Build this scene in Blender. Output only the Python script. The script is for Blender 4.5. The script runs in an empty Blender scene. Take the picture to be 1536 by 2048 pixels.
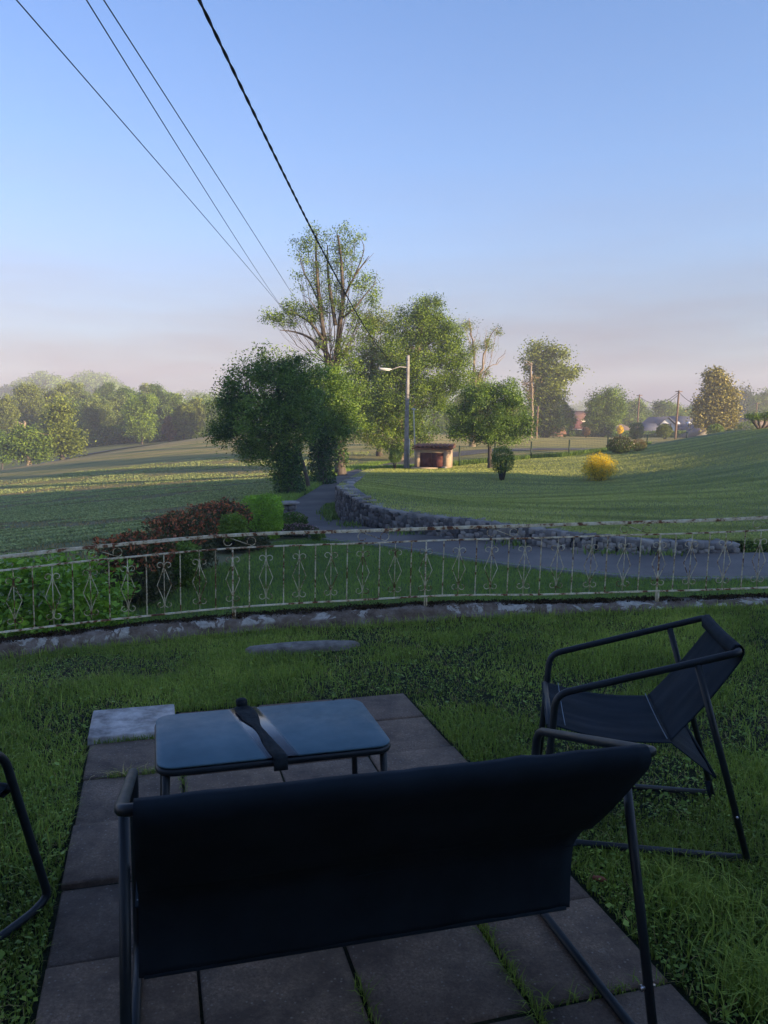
import bpy, math, numpy as np
from mathutils import Vector, Matrix
rng = np.random.default_rng(7)
R = math.radians

# ------------------------------------------------------------------ camera
CF = 1600.0; CP = R(6.2); CR = R(0.6); CH = 1.45      # focal length in photo pixels, pitch, roll, eye height
sc = bpy.context.scene
cam_d = bpy.data.cameras.new('camera'); cam = bpy.data.objects.new('camera', cam_d)
sc.collection.objects.link(cam); sc.camera = cam
cam_d.sensor_fit = 'VERTICAL'; cam_d.sensor_height = 36.0; cam_d.lens = 36.0 * CF / 2048.0
cam_d.clip_start = 0.05; cam_d.clip_end = 3000
_f = Vector((0, math.cos(CP), -math.sin(CP))); _u0 = Vector((0, math.sin(CP), math.cos(CP))); _r0 = Vector((1, 0, 0))
_r = _r0 * math.cos(CR) + _u0 * math.sin(CR); _u = -_r0 * math.sin(CR) + _u0 * math.cos(CR)
cam.matrix_world = Matrix(((_r.x, _u.x, -_f.x, 0), (_r.y, _u.y, -_f.y, 0), (_r.z, _u.z, -_f.z, CH), (0, 0, 0, 1)))

# ------------------------------------------------------------------ sky, sun, exposure
SUN_EL = R(9.0); SUN_AZ = math.atan2(0.88, -0.48)      # compass angle clockwise from +Y of the direction to the sun
w = bpy.data.worlds.new('World'); sc.world = w; w.use_nodes = True
wn = w.node_tree.nodes; wl = w.node_tree.links
for n in list(wn): wn.remove(n)
def N(tree, typ, **kw):
    n = tree.nodes.new(typ)
    for k, v in kw.items():
        if k.startswith('_'): setattr(n, k[1:], v)
        else: n.inputs[k].default_value = v
    return n
T = w.node_tree
sky = N(T, 'ShaderNodeTexSky', _sky_type='NISHITA', _sun_disc=False)
sky.sun_elevation = SUN_EL; sky.sun_rotation = SUN_AZ; sky.air_density = 1.0; sky.dust_density = 0.6; sky.ozone_density = 1.0
bg = N(T, 'ShaderNodeBackground'); bg.inputs['Strength'].default_value = 0.09
wo = N(T, 'ShaderNodeOutputWorld')
# mist bank low over the valley, beyond the near haze
tc = N(T, 'ShaderNodeTexCoord'); sep = N(T, 'ShaderNodeSeparateXYZ')
wl.new(tc.outputs['Generated'], sep.inputs[0])
rmp = N(T, 'ShaderNodeValToRGB'); wl.new(sep.outputs['Z'], rmp.inputs[0])
cr = rmp.color_ramp; cr.elements[0].position = 0.0; cr.elements[0].color = (1, 1, 1, 1)
cr.elements[1].position = 0.45; cr.elements[1].color = (0, 0, 0, 1)
e = cr.elements.new(0.06); e.color = (.88, .88, .88, 1)
e = cr.elements.new(0.12); e.color = (.72, .72, .72, 1)
e = cr.elements.new(0.2); e.color = (.36, .36, .36, 1)
e = cr.elements.new(0.3); e.color = (.12, .12, .12, 1)
xr = N(T, 'ShaderNodeMapRange'); wl.new(sep.outputs['X'], xr.inputs['Value'])
xr.inputs['From Min'].default_value = -0.45; xr.inputs['From Max'].default_value = 0.45
mcol = N(T, 'ShaderNodeMix', _data_type='RGBA')
mcol.inputs[6].default_value = (2.0, 1.80, 1.95, 1); mcol.inputs[7].default_value = (1.0, .97, 1.24, 1)
wl.new(xr.outputs[0], mcol.inputs[0])
tint = N(T, 'ShaderNodeMix', _data_type='RGBA', _blend_type='MULTIPLY'); tint.inputs[0].default_value = 1.0
wl.new(sky.outputs[0], tint.inputs[6]); tcol = N(T, 'ShaderNodeMix', _data_type='RGBA'); tcol.inputs[6].default_value = (.66, .82, 1.26, 1); tcol.inputs[7].default_value = (.76, .98, 1.44, 1); wl.new(xr.outputs[0], tcol.inputs[0]); wl.new(tcol.outputs[2], tint.inputs[7])
fog_n = N(T, 'ShaderNodeTexNoise'); fmap = N(T, 'ShaderNodeMapping'); fmap.inputs['Scale'].default_value = (1, 1, 7); wl.new(tc.outputs['Generated'], fmap.inputs[0]); wl.new(fmap.outputs[0], fog_n.inputs['Vector'])
fog_n.inputs['Scale'].default_value = 2.2; fog_n.inputs['Detail'].default_value = 5; fog_n.inputs['Roughness'].default_value = .55
fr_ = N(T, 'ShaderNodeMapRange'); wl.new(fog_n.outputs['Fac'], fr_.inputs['Value']); fr_.inputs['From Min'].default_value = .3; fr_.inputs['From Max'].default_value = .7; fr_.inputs['To Min'].default_value = .72; fr_.inputs['To Max'].default_value = 1.2
fm = N(T, 'ShaderNodeMath', _operation='MULTIPLY', _use_clamp=True); wl.new(rmp.outputs[0], fm.inputs[0]); wl.new(fr_.outputs[0], fm.inputs[1])
mx = N(T, 'ShaderNodeMix', _data_type='RGBA')
wl.new(fm.outputs[0], mx.inputs[0]); wl.new(tint.outputs[2], mx.inputs[6]); wl.new(mcol.outputs[2], mx.inputs[7])
wl.new(mx.outputs[2], bg.inputs[0]); wl.new(bg.outputs[0], wo.inputs[0])

sl = bpy.data.lights.new('sun', 'SUN'); sl.energy = 4.4; sl.angle = R(0.5); sl.color = (1.0, .76, .48)
so = bpy.data.objects.new('sun', sl); sc.collection.objects.link(so)
sd = Vector((math.sin(SUN_AZ) * math.cos(SUN_EL), math.cos(SUN_AZ) * math.cos(SUN_EL), math.sin(SUN_EL)))
so.rotation_euler = sd.to_track_quat('Z', 'Y').to_euler(); so.location = (20, -20, 30)

vs = sc.view_settings; vs.view_transform = 'Standard'; vs.look = 'None'; vs.gamma = 1; vs.exposure = 1.62
cy = sc.cycles; cy.max_bounces = 6; cy.diffuse_bounces = 3; cy.glossy_bounces = 2; cy.transmission_bounces = 3
cy.transparent_max_bounces = 8; cy.volume_bounces = 1; cy.use_denoising = True

# ------------------------------------------------------------------ pixel <-> place
def ray(px, py):
    a = (px - 768) / CF; b = (1024 - py) / CF
    a, b = a * math.cos(CR) - b * math.sin(CR), a * math.sin(CR) + b * math.cos(CR)
    return a, math.cos(CP) + b * math.sin(CP), b * math.cos(CP) - math.sin(CP)
def D(px, py, d):                       # the point seen at a photo pixel at distance d ahead
    r = ray(px, py); return np.array((r[0] / r[1] * d, d, CH + r[2] / r[1] * d))
def Wz(px, py, z):                      # the point seen at a photo pixel at height z
    r = ray(px, py); t = (z - CH) / r[2]; return np.array((r[0] * t, r[1] * t, z))
def proj(x, y, z):
    z = z - CH; f = y * math.cos(CP) - z * math.sin(CP); u = y * math.sin(CP) + z * math.cos(CP)
    a, b = x / f, u / f
    a, b = a * math.cos(CR) + b * math.sin(CR), -a * math.sin(CR) + b * math.cos(CR)
    return 768 + CF * a, 1024 - CF * b

# ------------------------------------------------------------------ object helpers
COL = sc.collection
def tag(o, label=None, cat=None, group=None, kind=None):
    if label: o['label'] = label
    if cat: o['category'] = cat
    if group: o['group'] = group
    if kind: o['kind'] = kind
    return o
def empty(name, loc=(0, 0, 0), rz=0.0, label=None, cat=None, group=None):
    o = bpy.data.objects.new(name, None); COL.objects.link(o)
    o.location = loc; o.rotation_euler = (0, 0, rz); o.empty_display_size = .2
    return tag(o, label, cat, group)
def mesh(name, V, polys, m, parent=None, tintv=None, smooth=False, attrs=None, world=True):
    """V (n,3); polys = list of integer arrays (k, sides). World coordinates; a parented mesh is moved into its parent's space."""
    V = np.asarray(V, dtype=np.float32)
    if parent is not None and world:
        p = parent; M = Matrix.LocRotScale(p.location, p.rotation_euler, p.scale)
        while p.parent: p = p.parent; M = Matrix.LocRotScale(p.location, p.rotation_euler, p.scale) @ M
        Mi = np.array(M.inverted()); V = (V @ Mi[:3, :3].T + Mi[:3, 3]).astype(np.float32)
    polys = [np.asarray(p, dtype=np.int32) for p in polys if len(p)]
    me = bpy.data.meshes.new(name)
    me.vertices.add(len(V)); me.vertices.foreach_set('co', V.ravel())
    loops = np.concatenate([p.ravel() for p in polys]); sizes = np.concatenate([np.full(len(p), p.shape[1], np.int32) for p in polys])
    starts = np.concatenate([[0], np.cumsum(sizes)[:-1]]).astype(np.int32)
    me.loops.add(len(loops)); me.loops.foreach_set('vertex_index', loops)
    me.polygons.add(len(sizes)); me.polygons.foreach_set('loop_start', starts)
    if smooth: me.polygons.foreach_set('use_smooth', np.ones(len(sizes), bool))
    me.update(calc_edges=True); me.validate()
    if tintv is not None:
        a = me.attributes.new('tint', 'FLOAT', 'POINT'); a.data.foreach_set('value', np.asarray(tintv, np.float32))
    for k, v in (attrs or {}).items():
        a = me.attributes.new(k, 'FLOAT', 'POINT'); a.data.foreach_set('value', np.asarray(v, np.float32))
    me.materials.append(m)
    o = bpy.data.objects.new(name, me); COL.objects.link(o)
    if parent is not None: o.parent = parent
    return o
class MB:
    def __init__(s): s.V = []; s.P = {}; s.n = 0; s.t = []
    def add(s, V, F, t=0.5):
        V = np.asarray(V, float).reshape(-1, 3); s.V.append(V)
        s.t.append(np.broadcast_to(np.asarray(t, float), (len(V),)).copy())
        for f in F:
            f = np.asarray(f, np.int64)
            if f.ndim == 1: f = f[None]
            s.P.setdefault(f.shape[1], []).append(f + s.n)
        s.n += len(V); return s
    def box(s, c, size, rz=0.0, t=0.5, M=None):
        x, y, z = [q / 2 for q in size]
        V = np.array([(-x, -y, -z), (x, -y, -z), (x, y, -z), (-x, y, -z), (-x, -y, z), (x, -y, z), (x, y, z), (-x, y, z)])
        if M is not None: V = V @ M.T
        if rz: c_, s_ = math.cos(rz), math.sin(rz); V = V @ np.array([(c_, s_, 0), (-s_, c_, 0), (0, 0, 1)])
        F = [[(0, 3, 2, 1), (4, 5, 6, 7), (0, 1, 5, 4), (1, 2, 6, 5), (2, 3, 7, 6), (3, 0, 4, 7)]]
        return s.add(V + np.asarray(c), F, t)
    def tube(s, pts, rad, sides=8, caps=True, t=0.5, sq=None, tw=None):
        pts = np.asarray(pts, float); n = len(pts); rad = np.broadcast_to(np.asarray(rad, float), (n,))
        tg = np.gradient(pts, axis=0); tg /= np.linalg.norm(tg, axis=1)[:, None] + 1e-12
        ref = np.array((0, 0, 1.)) if abs(tg[0][2]) < .9 else np.array((0, 1., 0))
        b = np.cross(tg[0], ref); b /= np.linalg.norm(b); VV = []
        for i in range(n):
            b = b - tg[i] * b.dot(tg[i]); b /= np.linalg.norm(b) + 1e-12; c = np.cross(tg[i], b)
            a = np.arange(sides) * 2 * math.pi / sides + (math.pi / sides if sides == 4 else 0) + (tw[i] if tw is not None else 0)
            e1, e2 = (np.cos(a), np.sin(a)) if sq is None else (np.cos(a) * sq[0], np.sin(a) * sq[1])
            VV.append(pts[i] + rad[i] * (e1[:, None] * b + e2[:, None] * c))
        V = np.concatenate(VV); i = np.arange(n - 1)[:, None] * sides; j = np.arange(sides)[None]; k = (j + 1) % sides
        F = np.stack([i + j, i + k, i + sides + k, i + sides + j], -1).reshape(-1, 4); FF = [F]
        if caps: FF += [np.arange(sides)[::-1][None], (np.arange(sides) + (n - 1) * sides)[None]]
        return s.add(V, FF, t)
    def build(s, name, m, parent=None, smooth=False, tint=False, world=True):
        return mesh(name, np.concatenate(s.V), [np.concatenate(v) for v in s.P.values()], m, parent,
                    np.concatenate(s.t) if tint else None, smooth, world=world)
def grid_faces(nu, nv):
    i, j = np.meshgrid(np.arange(nu - 1), np.arange(nv - 1), indexing='ij'); a = i * nv + j
    return np.stack([a, a + nv, a + nv + 1, a + 1], -1).reshape(-1, 4)
def rounded(pts, rad, n=6):             # a polyline with its corners rounded off
    pts = [np.asarray(p, float) for p in pts]; out = [pts[0]]
    for i in range(1, len(pts) - 1):
        a, b, c = pts[i - 1], pts[i], pts[i + 1]
        r = min(rad, np.linalg.norm(a - b) * .48, np.linalg.norm(c - b) * .48)
        p = b + (a - b) / np.linalg.norm(a - b) * r; q = b + (c - b) / np.linalg.norm(c - b) * r
        for t in np.linspace(0, 1, n): out.append((1 - t) ** 2 * p + 2 * t * (1 - t) * b + t * t * q)
    out.append(pts[-1]); return np.array(out)
_tab = rng.random((8, 64, 64))
def vnoise(x, y, s=1.0, k=0):           # smooth value noise 0..1
    x = np.asarray(x) * s + 17.3 * k + 500; y = np.asarray(y) * s + 9.1 * k + 500
    xi = np.floor(x).astype(int); yi = np.floor(y).astype(int); fx = x - xi; fy = y - yi
    fx = fx * fx * (3 - 2 * fx); fy = fy * fy * (3 - 2 * fy); t = _tab[k % 8]
    g = lambda a, b: t[a % 64, b % 64]
    return (g(xi, yi) * (1 - fx) + g(xi + 1, yi) * fx) * (1 - fy) + (g(xi, yi + 1) * (1 - fx) + g(xi + 1, yi + 1) * fx) * fy
def fbm(x, y, s=1.0, k=0): return vnoise(x, y, s, k) * .55 + vnoise(x, y, s * 2.1, k + 1) * .3 + vnoise(x, y, s * 4.3, k + 2) * .15
def sstep(a, b, x): t = np.clip((x - a) / (b - a), 0, 1); return t * t * (3 - 2 * t)
def inpoly(x, y, poly):
    x = np.asarray(x); y = np.asarray(y); r = np.zeros(x.shape, bool); P = np.asarray(poly); n = len(P)
    for i in range(n):
        x1, y1 = P[i]; x2, y2 = P[(i + 1) % n]
        c = ((y1 > y) != (y2 > y)) & (x < (x2 - x1) * (y - y1) / ((y2 - y1) + 1e-12) + x1); r ^= c
    return r

# ------------------------------------------------------------------ materials
def newmat(name):
    m = bpy.data.materials.new(name); m.use_nodes = True
    t = m.node_tree
    for n in list(t.nodes): t.nodes.remove(n)
    out = t.nodes.new('ShaderNodeOutputMaterial'); return m, t, out
def ramp(t, fac, stops, interp='LINEAR'):
    r = t.nodes.new('ShaderNodeValToRGB'); t.links.new(fac, r.inputs[0]); r.color_ramp.interpolation = interp
    el = r.color_ramp.elements
    el[0].position, el[0].color = stops[0][0], (*stops[0][1], 1); el[1].position, el[1].color = stops[-1][0], (*stops[-1][1], 1)
    for p, c in stops[1:-1]: q = el.new(p); q.color = (*c, 1)
    return r.outputs[0]
def noise(t, scale, detail=4, rough=.6, vec=None, stretch=None, coord='Object', dist=0.0):
    tcn = t.nodes.new('ShaderNodeTexCoord'); v = tcn.outputs[coord] if vec is None else vec
    if stretch is not None:
        mp = t.nodes.new('ShaderNodeMapping'); t.links.new(v, mp.inputs[0]); mp.inputs['Scale'].default_value = stretch[:3]
        if len(stretch) > 3: mp.inputs['Rotation'].default_value = (0, 0, stretch[3])
        v = mp.outputs[0]
    n = t.nodes.new('ShaderNodeTexNoise'); t.links.new(v, n.inputs['Vector'])
    n.inputs['Scale'].default_value = scale; n.inputs['Detail'].default_value = detail
    n.inputs['Roughness'].default_value = rough; n.inputs['Distortion'].default_value = dist
    return n.outputs['Fac']
def mixc(t, fac, a, b, mode='MIX'):
    n = t.nodes.new('ShaderNodeMix'); n.data_type = 'RGBA'; n.blend_type = mode
    for s, v in ((0, fac), (6, a), (7, b)):
        if hasattr(v, 'is_linked'): t.links.new(v, n.inputs[s])
        elif s == 0: n.inputs[0].default_value = v
        else: n.inputs[s].default_value = (*v, 1)
    return n.outputs[2]
def princ(t, out, col, rough=.8, spec=.3, bump=None, bs=.3, bd=.02, metal=0.0):
    p = t.nodes.new('ShaderNodeBsdfPrincipled')
    if hasattr(col, 'is_linked'): t.links.new(col, p.inputs['Base Color'])
    else: p.inputs['Base Color'].default_value = (*col, 1)
    if hasattr(rough, 'is_linked'): t.links.new(rough, p.inputs['Roughness'])
    else: p.inputs['Roughness'].default_value = rough
    p.inputs['Specular IOR Level'].default_value = spec; p.inputs['Metallic'].default_value = metal
    if bump is not None:
        b = t.nodes.new('ShaderNodeBump'); t.links.new(bump, b.inputs['Height'])
        b.inputs['Strength'].default_value = bs; b.inputs['Distance'].default_value = bd
        t.links.new(b.outputs[0], p.inputs['Normal'])
    t.links.new(p.outputs[0], out.inputs[0]); return p
def attr(t, name='tint'):
    a = t.nodes.new('ShaderNodeAttribute'); a.attribute_name = name; return a.outputs['Fac']
LB = 2.1
def m_leaf(name, dark, mid, light, trans=.3, rough=.5):
    m, t, o = newmat(name); c = ramp(t, attr(t), [(p_, (q_[0] * LB, q_[1] * LB, q_[2] * LB * .75)) for p_, q_ in ((0, dark), (.5, mid), (1, light))])
    d = t.nodes.new('ShaderNodeBsdfPrincipled'); t.links.new(c, d.inputs['Base Color']); d.inputs['Roughness'].default_value = rough
    d.inputs['Specular IOR Level'].default_value = .25
    tr = t.nodes.new('ShaderNodeBsdfTranslucent'); t.links.new(c, tr.inputs[0])
    mxs = t.nodes.new('ShaderNodeMixShader'); mxs.inputs[0].default_value = trans
    t.links.new(d.outputs[0], mxs.inputs[1]); t.links.new(tr.outputs[0], mxs.inputs[2]); t.links.new(mxs.outputs[0], o.inputs[0])
    return m
def m_plain(name, col, rough=.8, spec=.3, metal=0.0):
    m, t, o = newmat(name); princ(t, o, col, rough, spec, metal=metal); return m
def m_noise(name, a, b, scale=5, rough=.85, spec=.2, bs=.3, bd=.02, stretch=None, detail=5, lo=.3, hi=.7):
    m, t, o = newmat(name); n = noise(t, scale, detail, stretch=stretch)
    princ(t, o, ramp(t, n, [(lo, a), (hi, b)]), rough, spec, n, bs, bd); return m

# ------------------------------------------------------------------ the lie of the land
def tps_fit(P):
    P = np.asarray(P, float); n = len(P); X = P[:, :2] / 40.0
    d = np.linalg.norm(X[:, None] - X[None], axis=2); K = np.where(d > 0, d * d * np.log(d + 1e-12), 0) + np.eye(n) * 2e-4
    A = np.zeros((n + 3, n + 3)); A[:n, :n] = K; A[:n, n] = 1; A[:n, n + 1:] = X; A[n, :n] = 1; A[n + 1:, :n] = X.T
    s = np.linalg.solve(A, np.concatenate([P[:, 2], [0, 0, 0]])); return X, s
def tps_eval(f, x, y):
    X, s = f; x = np.asarray(x, float) / 40; y = np.asarray(y, float) / 40; sh = x.shape; x = x.ravel(); y = y.ravel(); n = len(X)
    out = np.empty(len(x))
    for i in range(0, len(x), 50000):
        xx = x[i:i + 50000]; yy = y[i:i + 50000]
        d = np.hypot(xx[:, None] - X[None, :, 0], yy[:, None] - X[None, :, 1])
        out[i:i + 50000] = np.where(d > 0, d * d * np.log(d + 1e-12), 0) @ s[:n] + s[n] + s[n + 1] * xx + s[n + 2] * yy
    return out.reshape(sh)
base_pts = [tuple(D(*p)) for p in [
    (20, 1150, 15.5), (250, 1060, 21), (0, 1040, 30), (0, 985, 52), (0, 940, 82), (90, 926, 86), (200, 908, 93), (300, 893, 99),
    (380, 880, 104), (440, 868, 106), (300, 960, 50), (420, 920, 60), (520, 868, 108), (700, 905, 62), (700, 868, 120), (880, 868, 130),
    (1000, 905, 58), (1150, 886, 80), (1060, 872, 115), (1300, 878, 105), (1420, 876, 100), (1536, 874, 120),
    (0, 946, 108), (130, 920, 112), (250, 898, 119), (350, 886, 126), (200, 892, 140), (380, 880, 145), (0, 935, 130)]]
base_pts += [(-6, 8, -1.1), (0, 8, -.95), (6, 8, -1.0), (0, 12, -1.2), (6.7, 14, -1.2), (0, 18, -1.2), (-2, 24, -1.2), (-2.5, 31, -1.2), (-1.8, 42, -1.2),
             (-6, 14, -1.25), (3, 48, -1.2), (20, 14, -.9), (-12, 6, -1.6), (20, 48, -1.0), (0, -5, -.6), (-20, -20, -1.5), (20, -20, 0),
             (-100, 60, -6), (-160, 140, -6), (-110, 300, 3), (-70, 240, 0), (-180, 330, 5), (0, 250, -1.5), (100, 250, -2), (200, 250, -1), (-40, 330, 2),
             (90, 100, 1.5), (150, 60, 3), (-150, -100, -4), (150, -150, 4), (0, -150, 0), (0, 400, 3), (250, 400, 3), (-300, 300, 5), (-350, 0, -6), (350, 0, 2)]
BASE = tps_fit(base_pts)
def hill(x, y):                          # unseen rise added on the right, shaped to keep the morning sun off the garden
    hh = np.interp(y, [-80, -48, -14, -2, 8, 20, 32, 48], [0, 17, 17, 14.0, 8.6, 5.6, 2.5, 0]); return hh * np.exp(-((x - 62) / 15) ** 2 / 2)
def far_rise(x, y):
    r = np.hypot(x, y); return 3 * sstep(330, 480, r)
def base_h(x, y):
    x = np.asarray(x, float); y = np.asarray(y, float)
    return np.clip(tps_eval(BASE, x, y), -8, 11) + hill(x, y) + far_rise(x, y)
# retaining wall: foot line, then the height of its top
wall_xy = np.array([(7.5, 16.71), (6.6, 16.7), (5.74, 16.73), (4.38, 16.9), (2.97, 17.8), (1.81, 18.43), (0.71, 19.37), (-.35, 20.3), (-.95, 21.2),
                    (-1.3, 22.6), (-1.42, 24.3), (-1.45, 28), (-1.38, 34), (-1.25, 40), (-.9, 45), (.2, 49)])
top_px = np.array([(677, 972), (681, 974), (693, 985), (725, 1005), (758, 1016), (823, 1026), (880, 1031), (965, 1043), (1051, 1053), (1136, 1064), (1243, 1076), (1307, 1081), (1478, 1086)])
def catmull(P, n=8):
    P = np.asarray(P, float); Q = np.vstack([2 * P[0] - P[1], P, 2 * P[-1] - P[-2]]); out = []
    for i in range(1, len(Q) - 2):
        for t in np.arange(n) / n:
            a, b, c, d = Q[i - 1], Q[i], Q[i + 1], Q[i + 2]
            out.append(.5 * ((2 * b) + (c - a) * t + (2 * a - 5 * b + 4 * c - d) * t * t + (3 * b - a - 3 * c + d) * t ** 3))
    out.append(P[-1]); return np.array(out)
wz = []
for i, (x, y) in enumerate(wall_xy):
    if i <= 10:
        px, _ = proj(x, y, -1.0); py = np.interp(px, top_px[:, 0], top_px[:, 1]); wz.append(D(px, py, y)[2])
    else: wz.append({11: -.52, 12: -.75, 13: -.93, 14: -1.05, 15: -1.16}[i])
WALL = catmull(np.column_stack([wall_xy, wz]), 8)
lawn_pts = [tuple(p) for p in WALL[::6]] + [tuple(D(*p)) for p in [
    (865, 937, 46), (1000, 950, 38), (1198, 962, 37), (920, 931, 48.5), (1060, 918, 50), (1140, 913, 51), (1215, 907, 51), (1290, 899, 50), (1400, 884, 49), (1536, 866, 46),
    (1536, 1075, 18), (1536, 1000, 25), (1536, 930, 35), (1300, 1000, 25), (1000, 1000, 27), (850, 985, 30)]] + [(14, 17.5, -.8), (22, 20, .2), (30, 45, 2.6), (40, 60, 3)]
LAWN = tps_fit(lawn_pts)
def fence_y(x): return np.interp(x, [-2, 4, 12, 18, 24, 60], [49, 49, 53, 57, 60, 70])
lawn_poly = [tuple(p[:2] + np.array((0.0, .12))) for p in WALL] + [(4, 50), (12, 55), (18, 59), (26, 64), (60, 80), (60, 17.5), (20, 17.2), (9.5, 16.9)]
def lawn_h(x, y):
    l = tps_eval(LAWN, x, y) + hill(x, y); b = base_h(x, y) + .05
    t = sstep(0, 9, np.asarray(y) - fence_y(x) + 3); t2 = sstep(24, 40, np.asarray(x)); t = np.maximum(t, t2)
    return l * (1 - t) + b * t
def ground_h(x, y):
    x = np.asarray(x, float); y = np.asarray(y, float)
    return np.where(inpoly(x, y, lawn_poly), lawn_h(x, y), base_h(x, y))
def gz(x, y): return float(ground_h(np.array([x]), np.array([y]))[0])
# railing line: (pixel, rail top, wall top, distance)
rail_px = [(-260, 1140, 1320, 4.75), (0, 1108, 1290, 5.3), (230, 1084, 1264, 5.62), (466, 1064, 1240, 5.82), (849, 1051, 1216, 5.97), (1100, 1043, 1212, 5.98), (1312, 1037, 1206, 5.98), (1536, 1028, 1199, 5.97), (1800, 1016, 1190, 5.95)]
RB = catmull([D(p[0], p[2], p[3]) for p in rail_px], 10); RT = catmull([D(p[0], p[1] + 4, p[3]) for p in rail_px], 10)
RPX = np.array([proj(*p)[0] for p in RB])
def rail_at(px, f):                       # point on the railing at pixel column px, f = 0 on the wall, 1 at the top rail
    b = np.array([np.interp(px, RPX, RB[:, k]) for k in range(3)]); t = np.array([np.interp(px, RPX, RT[:, k]) for k in range(3)])
    q = b.copy(); q[2] = b[2] + (t[2] - b[2]) * f; return q
def curb_y(x): return np.interp(x, RB[:, 0], RB[:, 1])
def terr_h(x, y):
    x = np.asarray(x, float); y = np.asarray(y, float)
    return (-.015 + .055 * np.clip(x, -4, 5)) * sstep(3.6, 5.7, y) - .012 + .012 * (fbm(x, y, 1.3, 2) - .5)

# ------------------------------------------------------------------ ground materials
def m_field():
    m, t, o = newmat('field_soil_and_crop')
    n1 = noise(t, 1.0, 6, .65, stretch=(.16, .35, 1, .25)); n2 = noise(t, 3.0, 5, .7, stretch=(.5, 1.6, 1, .2)); n3 = noise(t, 26, 3, .7)
    g = ramp(t, n3, [(.3, (.11, .135, .06)), (.7, (.25, .29, .14))])
    b = ramp(t, n3, [(.3, (.18, .115, .070)), (.7, (.38, .26, .16))])
    y = ramp(t, n3, [(.3, (.30, .24, .075)), (.7, (.58, .46, .16))])
    f = ramp(t, n2, [(.50, (0, 0, 0)), (.62, (1, 1, 1))]); f1 = ramp(t, n1, [(.42, (.1, .1, .1)), (.60, (1, 1, 1))])
    ff = mixc(t, 1.0, f, f1, 'MULTIPLY')
    tcn = t.nodes.new('ShaderNodeTexCoord'); s = t.nodes.new('ShaderNodeSeparateXYZ'); t.links.new(tcn.outputs['Object'], s.inputs[0])
    mr = t.nodes.new('ShaderNodeMapRange'); t.links.new(s.outputs['Y'], mr.inputs[0]); mr.inputs[1].default_value = 40; mr.inputs[2].default_value = 76
    near = mixc(t, ff, g, b); near = mixc(t, ramp(t, noise(t, 1.0, 3, .5, stretch=(.06, 1.1, 1, .30)), [(.46, (0, 0, 0)), (.60, (.55, .55, .55))]), near, (.26, .21, .12))
    ns = noise(t, 1.0, 5, .6, stretch=(.05, .55, 1, .12)); fs = ramp(t, ns, [(.40, (.1, .1, .1)), (.58, (1, 1, 1))])
    g2_ = ramp(t, n3, [(.3, (.13, .15, .05)), (.7, (.28, .29, .10))]); far = mixc(t, fs, g2_, y); lit_dry = mixc(t, 1.0, attr(t, 'dry'), ramp(t, noise(t, .5, 4, .6), [(.3, (.6, .6, .6)), (.55, (1, 1, 1))]), 'MULTIPLY')
    c = mixc(t, mr.outputs[0], near, far); c = mixc(t, lit_dry, c, ramp(t, n3, [(.3, (.34, .23, .09)), (.7, (.62, .46, .20))]))  # golden sunlight on the far ridge painted into the colour, with dry streaks
    princ(t, o, c, .9, .15, n3, .9, .08); return m
def m_turf(name, dark, mid, dry, stripe=None, sc_=9.0):
    m, t, o = newmat(name); n3 = noise(t, sc_ * 4, 4, .75); n1 = noise(t, .8, 5, .65, stretch=stripe or (1, 1, 1)); n2 = noise(t, .12, 3, .6)
    g = ramp(t, n3, [(.3, dark), (.72, mid)]); f = ramp(t, n1, [(.45, (0, 0, 0)), (.75, (1, 1, 1))]); f2 = ramp(t, n2, [(.3, (.3, .3, .3)), (.7, (.9, .9, .9))])
    c = mixc(t, mixc(t, 1.0, f, f2, 'MULTIPLY'), g, dry)
    princ(t, o, c, .9, .15, n3, 1.0, .05); return m
M_field = m_field()
M_lawn = m_turf('mown_lawn', (0.1, 0.1225, 0.0425), (0.25, 0.2875, 0.1), (0.4, 0.3625, 0.1625), (.10, 1.6, 1, .25), 5)
M_low = m_turf('lower_lawn_turf', (0.04725, 0.0783, 0.0216), (0.1148, 0.1823, 0.04725), (0.1485, 0.189, 0.06075), None, 8)
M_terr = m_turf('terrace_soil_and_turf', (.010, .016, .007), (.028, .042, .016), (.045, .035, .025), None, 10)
M_meadow = m_turf('meadow_turf', (.14, .15, .05), (.28, .27, .08), (.38, .33, .12), (.3, 1, 1), 4)
def m_asph(name, a, b):
    m, t, o = newmat(name); n = noise(t, 60, 4, .8); n1 = noise(t, .9, 5, .6, stretch=(.5, .5, 1)); n2 = noise(t, 5, 4, .6)
    c = mixc(t, ramp(t, n1, [(.35, (0, 0, 0)), (.65, (1, 1, 1))]), ramp(t, n, [(.2, tuple(q * .6 for q in a)), (.8, a)]), ramp(t, n, [(.2, tuple(q * .7 for q in b)), (.8, b)]))
    c = mixc(t, ramp(t, n2, [(.62, (0, 0, 0)), (.72, (.5, .5, .5))]), c, (.05, .055, .03))
    princ(t, o, c, .85, .3, n, .6, .01); return m
M_drive = m_asph('worn_asphalt', (0.119, 0.1064, 0.098), (0.217, 0.189, 0.1652))
M_road = m_asph('grey_road_asphalt', (.20, .19, .20), (.27, .26, .27))

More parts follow.
